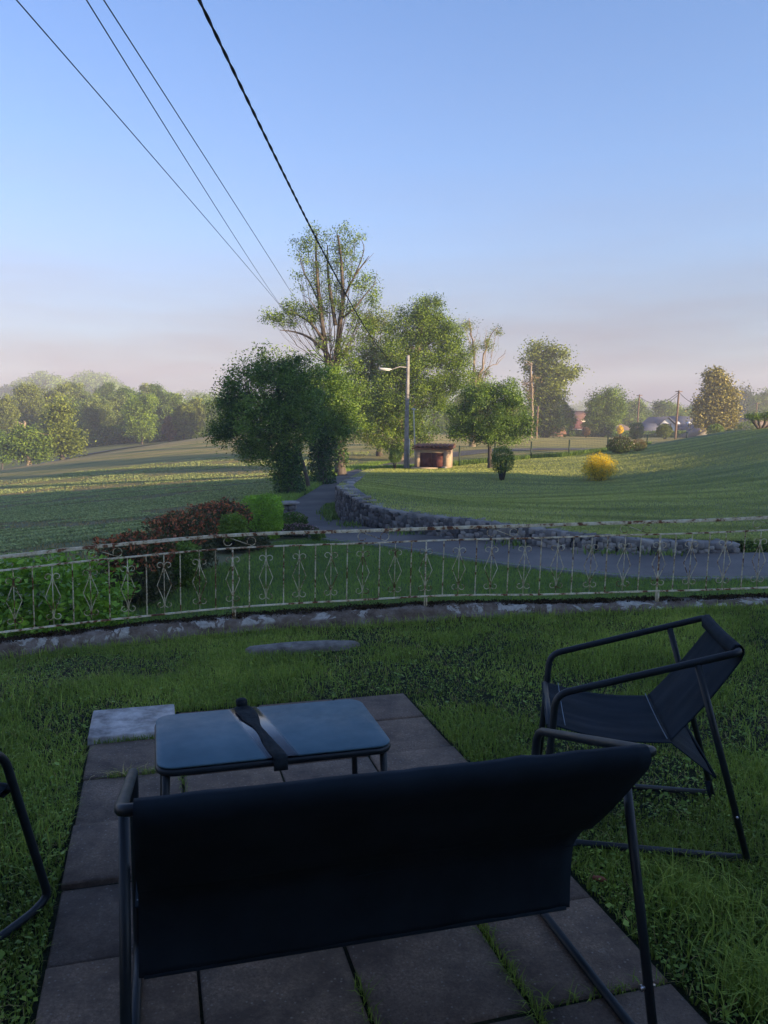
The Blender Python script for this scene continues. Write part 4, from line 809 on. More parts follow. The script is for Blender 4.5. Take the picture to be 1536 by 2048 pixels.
# far garden shrubs
bush('clipped_shrub', 'dark flat-topped clipped bush under the second far wooden pole', 'bush', 100, 1272, 845, 880, 13, LEAF['dark'], n=2600, leaf=.17, box=.6)
bush('round_shrub', 'yellow-green ball-shaped bush left of the tall wooden pole', 'bush', 96, 1328, 848, 880, 16, LEAF['olive'], n=3000, leaf=.16, foot_gap=.1)
bush('round_shrub', 'green round bush at the foot of the sunlit conifer', 'bush', 85, 1430, 848, 880, 16, LEAF['mid'], n=3000, leaf=.14, box=.3)
bush('grey_shrub', 'broad grey-green shrub in front of the peach-walled building', 'bush', 78, 1497, 842, 872, 30, LEAF['pale'], n=3600, leaf=.13)
bush('low_shrub', 'low dark shrub on the crest between the conifer and the grey-green shrub', 'bush', 80, 1462, 858, 876, 16, LEAF['dark'], n=1800, leaf=.13)
bush('small_tree', 'tiny rusty round tree before the white-walled house', 'bush', 112, 1172, 855, 876, 8, LEAF['tan'], n=900, leaf=.2, foot_gap=.2)
bush('blossom_shrub', 'tiny pale yellow blossoming shrub before the hipped brown roof', 'bush', 116, 1240, 851, 874, 6, LEAF['yellow'], n=600, leaf=.2, foot_gap=.3)
def pollard(wood, T_, rr):
    for P in ([(1521, 862), (1512, 850), (1503, 838)], [(1521, 862), (1518, 848), (1518, 836)], [(1521, 862), (1530, 848), (1532, 834)], [(1521, 862), (1538, 852), (1546, 842)]):
        Q = np.array([D(*p, 52) for p in P]); wood.tube(Q, [.12, .09, .11], 6)
tree('pollarded_tree', 'small dark pollarded tree with knobbly fists at the right edge', 'tree', 52, [(1521, 873), (1521, 862)], .16, [(1503, 834, 7, 5, 5), (1518, 832, 5, 5, 4), (1533, 830, 6, 5, 5), (1546, 838, 7, 6, 5)], .12, LEAF['dark'], nl=60, cr=.35, extra=pollard)
# misty trees behind the houses
def far_tree(label, d, px, foot, top, hw, mat, name='broadleaf_tree', nb=9, nl=60, leaf=None, group=None, ivy=None):
    H_ = foot - top; bl = []
    for q in range(nb):
        t = q / (nb - 1); yy = top + H_ * (.16 + .62 * t); a = math.sin((.18 + .72 * t) * math.pi) ** .6
        bl.append((px + rng.uniform(-1, 1) * hw * .5 * a, yy, hw * (.45 + .2 * rng.random()) * a, H_ * .17, 11))
        bl.append((px + rng.choice([-1, 1]) * hw * rng.uniform(.35, .7) * a, yy + rng.normal(0, H_ * .05), hw * .38, H_ * .13, 7))
    return tree(name, label, 'tree', d, [(px, foot), (px, foot - H_ * .3), (px + rng.normal(0, hw * .1), foot - H_ * .7)], max(.12, hw * d / CF * .055), bl, leaf or .0016 * d + .04, mat, nl=nl * 1.6, cr=hw * d / CF * .34, ivy=ivy, group=group, twig=d < 120)
for a in [('misty loose-crowned tree with an ivy trunk between the dark red roof and the brown roof', 118, 1215, 873, 776, 44, LEAF['mid'], 'broadleaf_tree', 9, 60, None, None, (14, 3000, 0, .6)),
          ('hazy tree behind the ivy-trunked one, left of the flat-topped clipped bush', 165, 1262, 866, 800, 34, LEAF['mid']), ('faint low tree behind the slate roofs between the two wooden poles', 210, 1300, 862, 822, 30, LEAF['mid']),
          ('hazy rounded tree rising behind the white gabled house', 170, 1340, 866, 806, 36, LEAF['mid']), ('hazy tree behind the slate roof left of the sunlit conifer', 185, 1382, 864, 812, 30, LEAF['mid']),
          ('tree with layered branches right of the tall ivy tree', 120, 1130, 872, 808, 22, LEAF['dark']), ('grey bushy tree in front of the white-walled house', 122, 1190, 874, 826, 22, LEAF['pale']),
          ('faint tree cut by the right edge above the pollarded tree', 190, 1530, 860, 782, 34, LEAF['mid']), ('hazy tree behind the cherry tree by the bare trunk', 115, 1030, 876, 800, 26, LEAF['olive']),
          ('low dark tree far behind the brick-red field edge left of the cherry tree', 150, 890, 868, 812, 26, LEAF['mid']), ('misty tree beyond the half dead tree', 170, 920, 866, 790, 24, LEAF['olive']), ('far tree closing the field behind the leafy gap left of the lamp pole', 150, 730, 868, 800, 40, LEAF['mid']),
          ('hazy tree seen through the cherry tree top', 170, 985, 868, 812, 30, LEAF['mid'])]: far_tree(*a)
cw_tree('faint grey spire-shaped conifer in the mist right of the sunlit one', 200, 1490, 858, 778, 22, LEAF['coniferg'], n=10, leaf=.5, nl=50)
# left wood: the trees one can tell apart
G_ = 'trees along the edge of the left wood'
WD = [('pale grey-green tree of medium height at the wood edge right of the dark roadside tree', 140, 195, 893, 792, 34, LEAF['pale']), ('tall pale tree left of the bright maple', 146, 232, 890, 786, 30, LEAF['pale']),
      ('bright yellow-green maple with a visible pale trunk at the edge of the left wood', 132, 284, 884, 790, 36, LEAF['bright']), ('small rust-red conifer right of the bright maple', 134, 339, 881, 832, 14, LEAF['tan']),
      ('olive sunlit tree right of the rust-red conifer', 134, 368, 880, 806, 24, LEAF['olive']), ('slender tree with a pale trunk at the right end of the left wood', 138, 398, 876, 796, 22, LEAF['olive']),
      ('dark rounded tree behind the bright maple', 158, 258, 886, 772, 30, LEAF['dark']), ('dark green tree between the maple and the olive tree', 158, 318, 882, 776, 32, LEAF['dark']), ('dark tree behind the rust-red conifer', 152, 352, 880, 790, 24, LEAF['mid']),
      ('tree half hidden by the big dark round tree at the drive', 128, 432, 872, 800, 26, LEAF['mid']), ('tree with bare pale upper branches at the left end of the wood', 150, 56, 900, 766, 40, LEAF['olive']),
      ('pale thin tree at the far left edge of the photo', 142, 14, 905, 790, 26, LEAF['olive']), ('tree crown above and behind the two roadside trees', 158, 110, 895, 772, 36, LEAF['olive']),
      ('broad tree behind the pale grey-green tree', 165, 165, 890, 768, 36, LEAF['pale']), ('dark bushy tree low at the left edge', 118, 4, 925, 870, 26, LEAF['dark']), ('tall tree in the second row above the maple', 175, 300, 880, 768, 26, LEAF['olive']), ('second-row tree above the pale tall tree', 178, 215, 884, 762, 30, LEAF['mid'])]
for a in WD: far_tree(a[0], *a[1:], group=G_, nb=8, nl=70)
tree('roadside_tree', 'green tree with bare reddish lower trunk at far left by the country road', 'tree', 103, [(57, 934), (57, 915), (55, 890), (52, 865), (48, 842)], .38, [(50, 893, 42, 22, 34), (25, 900, 22, 14, 10), (80, 890, 22, 20, 14), (55, 868, 30, 14, 9), (85, 912, 10, 6, 4)], .30, LEAF['mid'], bark=M_barkw, nl=80, cr=1.5, bare=7)
tree('roadside_tree', 'dark olive tree right of the green roadside tree, leaning over the country road', 'tree', 105, [(126, 921), (122, 908), (122, 890), (124, 860)], .42, [(125, 870, 34, 24, 28), (128, 890, 38, 16, 26), (118, 840, 28, 22, 18), (125, 812, 20, 16, 10), (150, 895, 14, 12, 7)], .30, LEAF['olive'], nl=80, cr=1.5)
# hedge bank and undergrowth at the wood's foot, and the hill wood beyond: masses nobody could count
def mass(name, label, cat, C, sz, n, mat, leaf):
    C = np.array(C); i = rng.integers(0, len(C), n); q = rng.normal(0, 1, (n, 3)); q /= np.linalg.norm(q, axis=1)[:, None]; q *= rng.uniform(.6, 1.05, (n, 1)); P = C[i] + q * np.asarray(sz)[i]
    V, F = leaf_quads(P, leaf, .75); tv = np.clip(rng.random(n) * .5 + rng.random(len(C))[i] * .5, 0, 1)
    return tag(mesh(name, V, [F], mat, None, np.repeat(tv, 4)), label, cat, kind='stuff')
C = []; S = []
for q in range(330):
    px = rng.uniform(-60, 470); d = rng.uniform(400, 470); tp0 = np.interp(px, [-60, 0, 45, 80, 110, 135, 165, 215, 250, 300, 360, 470], [780, 775, 750, 737, 736, 750, 734, 742, 768, 788, 796, 802]) + abs(rng.normal(0, 5)) + (470 - d) * .25
    p = D(px, tp0, d); h = rng.uniform(11, 18); C.append((p[0], p[1], p[2] - h * .5)); S.append((h * .36, h * .36, h * .5)); C.append((p[0], p[1], p[2] - h * 1.1)); S.append((h * .5, h * .5, h * .5))
mass('hill_wood', 'misty wooded hillside above the left wood', 'wood', C, S, 260000, LEAF['mid'], .95)
C = []; S = []
for q in range(150):
    px = rng.uniform(-30, 445); d = rng.uniform(150, 200); p = D(px, 880, d); h = rng.uniform(5.5, 10.5); g = gz(p[0], p[1]); C.append((p[0], p[1], g + h * .5)); S.append((h * .45, h * .45, h * .5))
for q in range(90):
    px = rng.uniform(145, 440); p = D(px, 880, rng.uniform(138, 146)); h = rng.uniform(2, 4); g = gz(p[0], p[1]); C.append((p[0], p[1], g + h * .4)); S.append((h * .7, h * .5, h * .5))
mass('wood_undergrowth', 'dense undergrowth filling the left wood between its trunks', 'undergrowth', C, S, 260000, LEAF['mid'], .34)
C = []; S = []
for q in range(60):
    px = rng.uniform(1108, 1560); p = D(px, 873, rng.uniform(119, 124)); g = gz(p[0], p[1]); C.append((p[0], p[1], g + .4)); S.append((1.6, .8, .6))
mass('garden_hedge', 'low clipped hedge line in front of the far houses', 'hedge', C, S, 26000, LEAF['dark'], .22)
C = []; S = []
for q in range(150):
    px = rng.uniform(560, 1700) ; d = rng.uniform(210, 330); p = D(px, 860, d); h = rng.uniform(5, 9); g = gz(p[0], p[1]); C.append((p[0], p[1], g + h * .5)); S.append((h * .5, h * .5, h * .5))
for q in range(170):
    p = D(rng.uniform(-120, 1650), 850, rng.uniform(425, 480)); h = rng.uniform(6, 11); g = gz(p[0], p[1]); C.append((p[0], p[1], g + h * .45)); S.append((h * .7, h * .5, h * .5))
mass('distant_wood', 'faint woodland line closing the valley behind the houses', 'wood', C, S, 190000, LEAF['mid'], .7)

# ------------------------------------------------------------------ grass, weeds, crop
def blades(name, P, h, wd, lean, mat, label, cat, tv, curve=.5, kind='stuff'):
    """P (n,3) roots; three-tier bent blades"""
    n = len(P); a = rng.uniform(0, 2 * math.pi, n); dx = np.column_stack([np.cos(a), np.sin(a), np.zeros(n)]); b = a + rng.normal(0, .6, n) + math.pi / 2
    ld = np.column_stack([np.cos(b), np.sin(b), np.zeros(n)]); h = h * rng.uniform(.55, 1.3, n); wv = (wd * rng.uniform(.6, 1.3, n) / 2)[:, None]; ln = (lean * np.abs(rng.normal(.6, .5, n)) * h)[:, None]; H_ = h[:, None]; up = np.array((0, 0, 1.))
    m = P + ld * ln * .32 + up * H_ * .58; tip = P + ld * ln + up * H_ * (1 - .25 * np.clip(ln / H_, 0, 1.2))
    V = np.stack([P - dx * wv, P + dx * wv, m + dx * wv * .8, m - dx * wv * .8, tip], 1).reshape(-1, 3); i = np.arange(n)[:, None] * 5
    tvv = np.repeat(np.clip(tv, 0, 1), 5)
    return tag(mesh(name, V, [i + np.array([[0, 1, 2, 3]]), i + np.array([[3, 2, 4]])], mat, None, tvv), label, cat, kind=kind)
M_grass = m_leaf('grass_blade', (0.04392, 0.06344, 0.01342), (0.1281, 0.1769, 0.0366), (0.2806, 0.3172, 0.0854), .35, .6)
M_grass2 = m_leaf('lawn_blade', (0.0442, 0.0754, 0.0156), (0.0975, 0.1534, 0.0312), (0.169, 0.2275, 0.0546), .3, .6)
M_grass3 = m_leaf('mown_hill_blade', (0.0945, 0.108, 0.0324), (0.2025, 0.2228, 0.07425), (0.3375, 0.3307, 0.135), .3, .6)
M_weed = m_leaf('broad_weed_leaf', (0.035, 0.0575, 0.0125), (0.0875, 0.1375, 0.0275), (0.1625, 0.225, 0.0475), .25, .5)
M_strawg = m_leaf('dry_straw', (.10, .08, .04), (.20, .16, .08), (.32, .26, .14), .2, .7)
def on_patio(x, y, g=0.0):
    u = x * pu[0] + y * pu[1]; v = x * pv[0] + y * pv[1]; return (u > U0 + g) & (u < U1 - g) & (v < V1 - g) & ~((u < U0 + cw) & (v > V1 + .05))
def terr_pts(n, y0=.8, y1=6.05):
    y = rng.uniform(y0 ** 1.0, y1, n); x = rng.uniform(-1, 1, n) * (.56 * y + 1.7); k = (y < curb_y(x) - .09) & ~on_patio(x, y, -.005); 
    s = ((x - c0[0]) / .36) ** 2 + ((y - c0[1] - .2 * (x - c0[0])) / .09) ** 2 > 1; return x[k & s], y[k & s]
x, y = terr_pts(470000); cl_ = fbm(x, y, 1.6, 1); keep = rng.random(len(x)) < np.clip((cl_ - .22) * 3.2, .22, 1) ; x, y = x[keep], y[keep]; cl_ = cl_[keep]
gp = np.column_stack([x, y, terr_h(x, y)]); fine = fbm(x, y, 6, 3)
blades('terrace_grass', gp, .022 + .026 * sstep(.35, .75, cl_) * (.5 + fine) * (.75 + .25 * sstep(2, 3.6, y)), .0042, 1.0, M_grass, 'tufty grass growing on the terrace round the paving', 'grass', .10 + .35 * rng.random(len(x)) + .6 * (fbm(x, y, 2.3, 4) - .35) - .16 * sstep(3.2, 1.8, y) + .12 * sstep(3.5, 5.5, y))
# clover and plantain
x, y = terr_pts(135000); k = rng.random(len(x)) < np.clip(1.2 - 2.0 * fbm(x, y, 1.6, 1) + .75 * sstep(4, 2, y), .15, 1); x, y = x[k], y[k]; n = len(x); C = np.column_stack([x, y, terr_h(x, y) + rng.uniform(.008, .035, n)])
d = rng.normal(0, 1, (n, 3)); d[:, 2] = rng.normal(.25, .25, n); d /= np.linalg.norm(d, axis=1)[:, None]; s_ = np.cross(d, np.array((0, 0, 1.)) + rng.normal(0, .35, (n, 3))); s_ /= np.linalg.norm(s_, axis=1)[:, None]
L = (rng.uniform(.006, .015, n) * (1 + .9 * (rng.random(n) < .05)))[:, None]; nn = np.cross(s_, d)
V = np.stack([C - d * L * .2, C + s_ * L * .42 + d * L * .45 + nn * L * .1, C + d * L, C - s_ * L * .42 + d * L * .45 + nn * L * .1], 1).reshape(-1, 3)
tag(mesh('terrace_weeds', V, [np.arange(n * 4).reshape(-1, 4)], M_weed, None, np.repeat(np.clip(.2 + .6 * rng.random(n) + .5 * (fbm(x, y, 2.3, 4) - .5), 0, 1), 4)), 'clover and broad-leaved weeds among the terrace grass', 'weeds', kind='stuff')
# taller tufts at the bottom right, along the paving and the wall foot
TT = []
for cx, cy_, r_, m_ in [(1.02, 1.93, .13, 1500), (1.16, 1.86, .12, 500), (.95, 2.35, .15, 500), (1.05, 2.2, .2, 500), (-1.25, 2.6, .3, 400), (-1.7, 3.3, .5, 500), (-.35, 4.5, .5, 300), (1.6, 3.9, .5, 300), (-1.9, 4.0, .5, 300)]:
    TT.append(np.column_stack([cx + rng.normal(0, r_ * .5, m_), cy_ + rng.normal(0, r_ * .5, m_)]))
Q = np.vstack(TT); Q = Q[~on_patio(Q[:, 0], Q[:, 1], -.005)]; blades('tall_grass_tufts', np.column_stack([Q, terr_h(Q[:, 0], Q[:, 1])]), .075, .0045, 1.1, M_grass, 'longer brighter grass tufts standing out of the terrace grass', 'grass', .25 + .45 * rng.random(len(Q)))
Q = []
for q in range(1400):
    px = rng.uniform(-20, 1560); p = rail_at(px, 0); Q.append((p[0] + rng.normal(0, .02), p[1] - .13 - abs(rng.normal(0, .05))))
Q = np.array(Q); blades('wall_foot_grass', np.column_stack([Q, terr_h(Q[:, 0], Q[:, 1])]), .075, .004, .9, M_grass, 'grass growing up against the foot of the low wall', 'grass', .3 + .5 * rng.random(len(Q)))
# weeds in the joints of the paving
Q = []
for u_, v0_, v1_, m_ in [(U0 + 3 * cw, 1.45, 2.05, 420), (U0 + 2 * cw, 1.6, 1.9, 90), (U0 + cw, 2.9, 3.5, 90)]:
    v = rng.uniform(v0_, v1_, m_); Q.append(pu * (u_ + rng.normal(0, .008, m_))[:, None] + pv * v[:, None])
for v_, u0_, u1_, m_ in [(pv_rows[0], U0 + .1, U0 + cw, 260), (left_rows[1], U0 + .02, U0 + cw, 240), (other[6], U0 + 3 * cw, U1, 90), (other[6], U0 + 2 * cw - .1, U0 + 2 * cw + .05, 50)]:
    u = rng.uniform(u0_, u1_, m_); Q.append(pu * u[:, None] + pv * (v_ + rng.normal(0, .008, m_))[:, None])
Q = np.vstack(Q); blades('joint_weeds', np.column_stack([Q, np.full(len(Q), -.01)]), .034, .0032, 1.3, M_grass, 'moss and small weeds sprouting from the joints of the paving', 'weeds', .1 + .5 * rng.random(len(Q)))
u = rng.normal(U0 + .2, .07, 46); Q = pu * u[:, None] + pv * (pv_rows[0] + rng.normal(0, .012, 46))[:, None]
blades('dry_grass_wisp', np.column_stack([Q, np.full(len(Q), .004)]), .03, .003, 4.5, M_strawg, 'wisp of dry straw-coloured grass lying across the paving joint by the table', 'dry grass', rng.random(46))
P = []
for q in range(1500):
    px = rng.uniform(-60, 1600); p = rail_at(px, 0); w_ = fbm(px * .02, 3.0, 1, 2)
    if rng.random() < .35 + w_: P.append((p[0] + rng.normal(0, .02), p[1] + rng.uniform(.0, .11), p[2] + .016 + abs(rng.normal(0, .003)) * (1 + 2 * w_)))
P = np.repeat(np.array(P), 16, axis=0) + rng.normal(0, .012, (len(P) * 16, 3)) * np.array((1.6, 1.2, .35)); V, F = leaf_quads(P, .013, .9)
tag(mesh('wall_moss', V, [F], m_leaf('dark_moss', (.008, .005, .003), (.018, .011, .006), (.034, .022, .010), .02, .9), None, np.repeat(rng.random(len(P)), 4)), 'dark cushions of moss along the top of the low wall', 'moss', kind='stuff')
x, y = terr_pts(26000); blades('dead_grass', np.column_stack([x, y, terr_h(x, y) + .008]), .022, .003, 2.6, M_strawg, 'dead straw-coloured blades lying in the terrace grass', 'dry grass', .5 * rng.random(len(x)))
# lower lawn
n = 210000; y = 6.1 + 12.3 * rng.random(n) ** .8; x = rng.uniform(-1, 1, n) * (.56 * y + .6); k = inpoly(x, y, low_poly) & (y > curb_y(x) + .16); x, y = x[k], y[k]
blades('lawn_grass', np.column_stack([x, y, base_h(x, y) + .012]), .05 + .03 * fbm(x, y, 3, 2), .007, .8, M_grass2, 'short green grass of the lower lawn beyond the railing', 'grass', .1 + .4 * rng.random(len(x)) + .7 * (fbm(x, y, 1.1, 5) - .3))
n = 4200; t = rng.random(n) * (len(kp) - 1); Q = np.column_stack([np.interp(t, np.arange(len(kp)), kp[:, k_]) for k_ in (0, 1)]); Q[:, 1] -= np.abs(rng.normal(0, .12, n))
blades('kerb_grass', np.column_stack([Q, base_h(Q[:, 0], Q[:, 1])]), .10, .008, .8, M_grass2, 'longer grass along the kerb of the drive', 'grass', .2 + .6 * rng.random(n))
# hill lawn
n = 200000; y = 17 + 36 * rng.random(n) ** 1.2; x = rng.uniform(-.06, .56, n) * y + rng.uniform(-1, 1, n); k = inpoly(x, y, lawn_poly); x, y = x[k], y[k]
blades('hill_lawn_grass', np.column_stack([x, y, lawn_h(x, y)]), .035 + .03 * fbm(x * .3, y * 2, 1, 2), .016, 1.0, M_grass3, 'mown grass of the sloping lawn above the stone wall', 'grass', .12 + .35 * rng.random(len(x)) + .9 * (fbm(x * .35 + y * .2, y * 1.6, 1, 3) - .3) + .16 * np.sin((y * .97 - x * .26) * 3.4 + 9 * fbm(x, y, .09, 1)) * fbm(x, y, .15, 5) * 1.6)
# verge of the drive and fence-line weeds
LL = catmull(dL[7:15], 20); n = 16000; t = rng.random(n) * (len(LL) - 1); Q = np.column_stack([np.interp(t, np.arange(len(LL)), LL[:, k_]) for k_ in (0, 1)]); Q[:, 0] -= np.abs(rng.normal(0, .7, n)); k = Q[:, 1] > 20; Q = Q[k]
blades('verge_grass', np.column_stack([Q, base_h(Q[:, 0], Q[:, 1])]), .20, .02, .8, M_grass2, 'rough grass verge on the left side of the drive', 'grass', .3 + .6 * rng.random(len(Q)))
n = 9000; x = rng.uniform(4, 19, n); y = fence_y(x) + rng.normal(.2, .35, n); blades('fence_line_grass', np.column_stack([x, y, ground_h(x, y)]), .32, .025, .7, M_weed, 'long dark grass along the wire fence', 'grass', .1 + .6 * rng.random(n))
n = 5000; t = rng.random(n); x = -1.5 + 5.5 * t; y = 48.6 + rng.normal(0, .5, n); blades('hut_grass', np.column_stack([x, y, ground_h(x, y)]), .22, .025, .7, M_grass2, 'rough grass behind the lamp pole and the small hut', 'grass', .1 + .6 * rng.random(n))
# weeds at the foot of the stone wall
Q = []
for s0, m_ in ((11.2, 260), (12.2, 420), (13.2, 500), (14.2, 420), (4.8, 80), (7.6, 80), (1.6, 60), (2.8, 60), (9.6, 90)):
    p, n2 = wall_at(s0); Q.append(np.column_stack([p[0] + n2[0] * np.abs(rng.normal(.2, .12, m_)) + rng.normal(0, .3, m_) * n2[1], p[1] + n2[1] * np.abs(rng.normal(.2, .12, m_)) - rng.normal(0, .3, m_) * n2[0]]))
Q = np.vstack(Q); blades('wall_foot_weeds', np.column_stack([Q, base_h(Q[:, 0], Q[:, 1])]), .17, .03, .9, M_weed, 'weeds and ferns at the foot of the curved stone wall', 'weeds', .1 + .6 * rng.random(len(Q)))
x = rng.uniform(7.3, 13, 9000); y = 16.95 + np.abs(rng.normal(0, .28, 9000)); k = (x > 7.75) | (y > 17.1); x, y = x[k], y[k]
zz_ = base_h(x, y) + rng.uniform(0, .22, len(x)); V, F = leaf_quads(np.column_stack([x, y, zz_]), .07, .6); tag(mesh('bank_plants', V, [F], M_weed, None, np.repeat(rng.random(len(x)), 4)), 'dark green ground cover past the right end of the stone wall', 'plants', kind='stuff')
# young crop over the field
def crop_pts(n, y0, y1): y = y0 + (y1 - y0) * rng.random(n) ** 1.3; x = -rng.random(n) * .60 * y - .02 * y + 1.0 * rng.random(n); return x, y
x, y = crop_pts(220000, 13, 62); k = ~inpoly(x, y, low_poly) & ~inpoly(x, y, lawn_poly) & (x < np.interp(y, [13, 18, 22, 30, 40, 62], [-4.2, -3.6, -3.4, -3.6, -3.2, -1])); x, y = x[k], y[k]
k = fbm(x * .5 + y * .1, y * 1.3, .5, 6) > .44; x, y = x[k], y[k]; n = len(x); hz = base_h(x, y); P = np.column_stack([x, y, hz + .025 + .02 * rng.random(n)]) ; V, F = leaf_quads(P, .075, .7, .6)
M_crop = m_leaf('young_crop_leaf', (0.080, 0.095, 0.045), (0.155, 0.180, 0.090), (0.24, 0.27, 0.14), .25, .6)
tag(mesh('young_crop', V, [F], M_crop, None, np.repeat(np.clip(.2 + .5 * rng.random(n) + .3 * (fbm(x, y * 2, .3, 2) - .4) + .25 * np.sin((y * .96 - x * .2) * 7), 0, 1), 4)), 'low bluish green crop covering the field to the left', 'crop', kind='stuff')
x, y = crop_pts(60000, 13, 60); k = ~inpoly(x, y, low_poly) & ~inpoly(x, y, lawn_poly) & (x < np.interp(y, [13, 18, 22, 30, 40, 62], [-4.0, -3.4, -3.2, -3.4, -3.2, -1])) & (fbm(x * .5 + y * .1, y * 1.3, .5, 6) < .50); x, y = x[k], y[k]
blades('field_stubble', np.column_stack([x, y, base_h(x, y)]), .07, .02, 1.4, M_strawg, 'pale dry stubble patches between the young crop', 'stubble', .0 + .5 * rng.random(len(x)))
shard = MB(); p = Wz(1198, 1764, 0); rock(shard, (p[0], p[1], .012), (.045, .02, .014), (.9, -.43), .5, .7)
tag(shard.build('tile_shard', m_noise('terracotta', (.18, .06, .035), (.28, .10, .06), 30)), 'small terracotta shard in the grass behind the right bench leg', 'shard')

# ------------------------------------------------------------------ pump hut, poles, fence
M_render = m_noise('beige_render', (.36, .27, .19), (.48, .37, .27), 3, bs=.3); M_door = m_noise('dark_red_metal_door', (.085, .030, .026), (.14, .050, .042), 6, rough=.7, spec=.2)
M_tile = m_noise('weathered_canal_tile', (.17, .065, .040), (.46, .22, .13), 8, bs=.6); M_conc = m_noise('grey_concrete_pole', (.18, .17, .165), (.38, .36, .35), 6, stretch=(1, 1, .4), bs=.5)
M_wood = m_noise('weathered_pole_wood', (.10, .065, .045), (.24, .16, .11), 8, stretch=(1, 1, .15), bs=.5)
hp = D(868, 938, 46.0); hg = gz(hp[0], hp[1]); HX, HY, HZ = 2.0, 1.3, 1.12; ha = R(-14)
hut = empty('pump_hut', (hp[0], hp[1] + .4, hg), ha, 'small beige rendered hut with dark red double door and curved tile roof', 'hut')
mb = MB(); dw, dh = 1.36, .90
mb.box((-HX / 2 + (HX - dw) / 4, -HY / 2 + .07, HZ / 2), ((HX - dw) / 2, .14, HZ)); mb.box((HX / 2 - (HX - dw) / 4, -HY / 2 + .07, HZ / 2), ((HX - dw) / 2, .14, HZ)); mb.box((0, -HY / 2 + .07, dh + (HZ - dh) / 2), (dw, .14, HZ - dh))
mb.box((-HX / 2 + .07, .07, HZ / 2), (.14, HY - .14, HZ)); mb.box((HX / 2 - .07, .07, HZ / 2), (.14, HY - .14, HZ)); mb.box((0, HY / 2 - .07, HZ / 2), (HX - .28, .14, HZ)); mb.build('wall', M_render, hut, world=False)
for sx in (-1, 1):
    mb = MB(); mb.box((sx * dw / 4, -HY / 2 + .025, dh / 2), (dw / 2 - .012, .03, dh)); dr = mb.build('door', M_door, hut, world=False)
    mb = MB(); mb.box((sx * .06, -HY / 2 + .0, dh * .5), (.02, .03, .10)); mb.build('handle', M_door, dr, world=False)
rf = MB(); nt = 9; tw_ = (HX + .3) / nt
for q in range(nt):
    xc = -HX / 2 - .15 + tw_ * (q + .5); a = np.linspace(0, math.pi, 9)
    for y0, z0 in ((-HY / 2 - .16, HZ + .05), ):
        prof = []
        for yy, zz_ in ((-HY / 2 - .16, HZ + .10), (HY / 2 + .1, HZ + .22)):
            prof.append(np.column_stack([xc + tw_ * .5 * np.cos(a), np.full(9, yy), zz_ + .085 * np.sin(a)])); prof.append(np.column_stack([xc + tw_ * .40 * np.cos(a), np.full(9, yy), zz_ - .018 + .075 * np.sin(a)]))
        A, B, C_, D_ = prof; V = np.vstack([A, C_, B, D_]); i = np.arange(8)
        rf.add(V, [np.vstack([np.column_stack([i, i + 1, i + 10, i + 9]), np.column_stack([i + 18, i + 27, i + 28, i + 19]), np.column_stack([i, i + 18, i + 19, i + 1]), np.column_stack([i + 9, i + 10, i + 28, i + 27])])])
rf.box((0, -.03, HZ + .06), (HX + .3, HY + .24, .05), M=np.array(((1, 0, 0), (0, 1, 0), (0, .085, 1)))); rf.build('roof', M_tile, hut, world=False)
mb = MB(); mb.box((-.35, -HY / 2 - .28, .02), (1.5, .5, .12)); mb.build('step', M_render, hut, world=False)
rk = MB(); q0 = np.array((hp[0] + .55, hp[1] - .45)); rock(rk, (q0[0], q0[1], hg + .06), (.35, .22, .18), (1, 0), .9); rock(rk, (q0[0] - .22, q0[1] - .05, hg + .04), (.2, .2, .12), (1, 0), .2)
tag(rk.build('rubble', M_stone, smooth=True, tint=True), 'few grey stones heaped at the right corner of the hut front', 'stones')
def pole(name, label, d, foot, top, r0, r1, m, sides=10, square=False, group=None, cross=None, step=False):
    f = D(*foot, d); t_ = D(*top, d); g = gz(f[0], f[1]); f[2] = g - .3; root = empty(name, (f[0], f[1], g), 0, label, 'pole', group); mb = MB()
    P = np.array([f + (t_ - f) * q for q in np.linspace(0, 1, 9)]); mb.tube(P, np.linspace(r0, r1, 9), 4 if square else sides, sq=(1, 1) if not square else (1.0, 1.0)); mb.build('shaft', m, root, smooth=not square)
    if cross:
        mb = MB(); c = t_ - (t_ - f) * .02; mb.box((c[0], c[1], c[2]), (cross, .1, .1)); mb.build('crossbar', m, root)
    return root, f, t_
lp, lf, lt = pole('lamp_pole', 'tall grey concrete pole carrying a street lamp beside the small hut', 47, (812, 939), (816, 711), .20, .13, M_conc, square=True)
mb = MB()
for q in np.linspace(.06, .96, 20): c = lf + (lt - lf) * q; r_ = .20 + (.13 - .20) * q; mb.box((c[0], c[1], c[2]), (r_ * 1.44, r_ * 1.44, .05))
mb.build('rib', M_conc, lp)
c = lf + (lt - lf) * .90; e1 = D(783, 739, 46.2); mb = MB(); mb.tube([c, c * .5 + e1 * .5 + np.array((0, 0, .1)), e1], .028, 6); mb.build('arm', M_plain_g if 'M_plain_g' in globals() else M_conc, lp)
M_lampw = m_plain('pale_lamp_housing', (.55, .55, .56), .4); mb = MB(); e2 = D(757, 737, 46.0); L = np.array([e1 + (e2 - e1) * q for q in (0, .15, .5, .9, 1)]); mb.tube(L, [.05, .10, .12, .10, .04], 8, sq=(1.0, .55))
lh = mb.build('lamp_head', M_lampw, lp, smooth=True)
mb = MB(); L2 = L[1:4] - np.array((0, 0, .055)); mb.tube(L2, [.06, .075, .06], 8, sq=(1, .5)); mb.build('lens', m_plain('frosted_lamp_lens', (.6, .62, .62), .2), lh, smooth=True)
mb = MB(); a1 = lf + (lt - lf) * .30; off = np.array((.17, -.12, 0)); mb.tube([lf + off, a1 + off * .95], .025, 6); mb.build('conduit', M_lampw, lp)
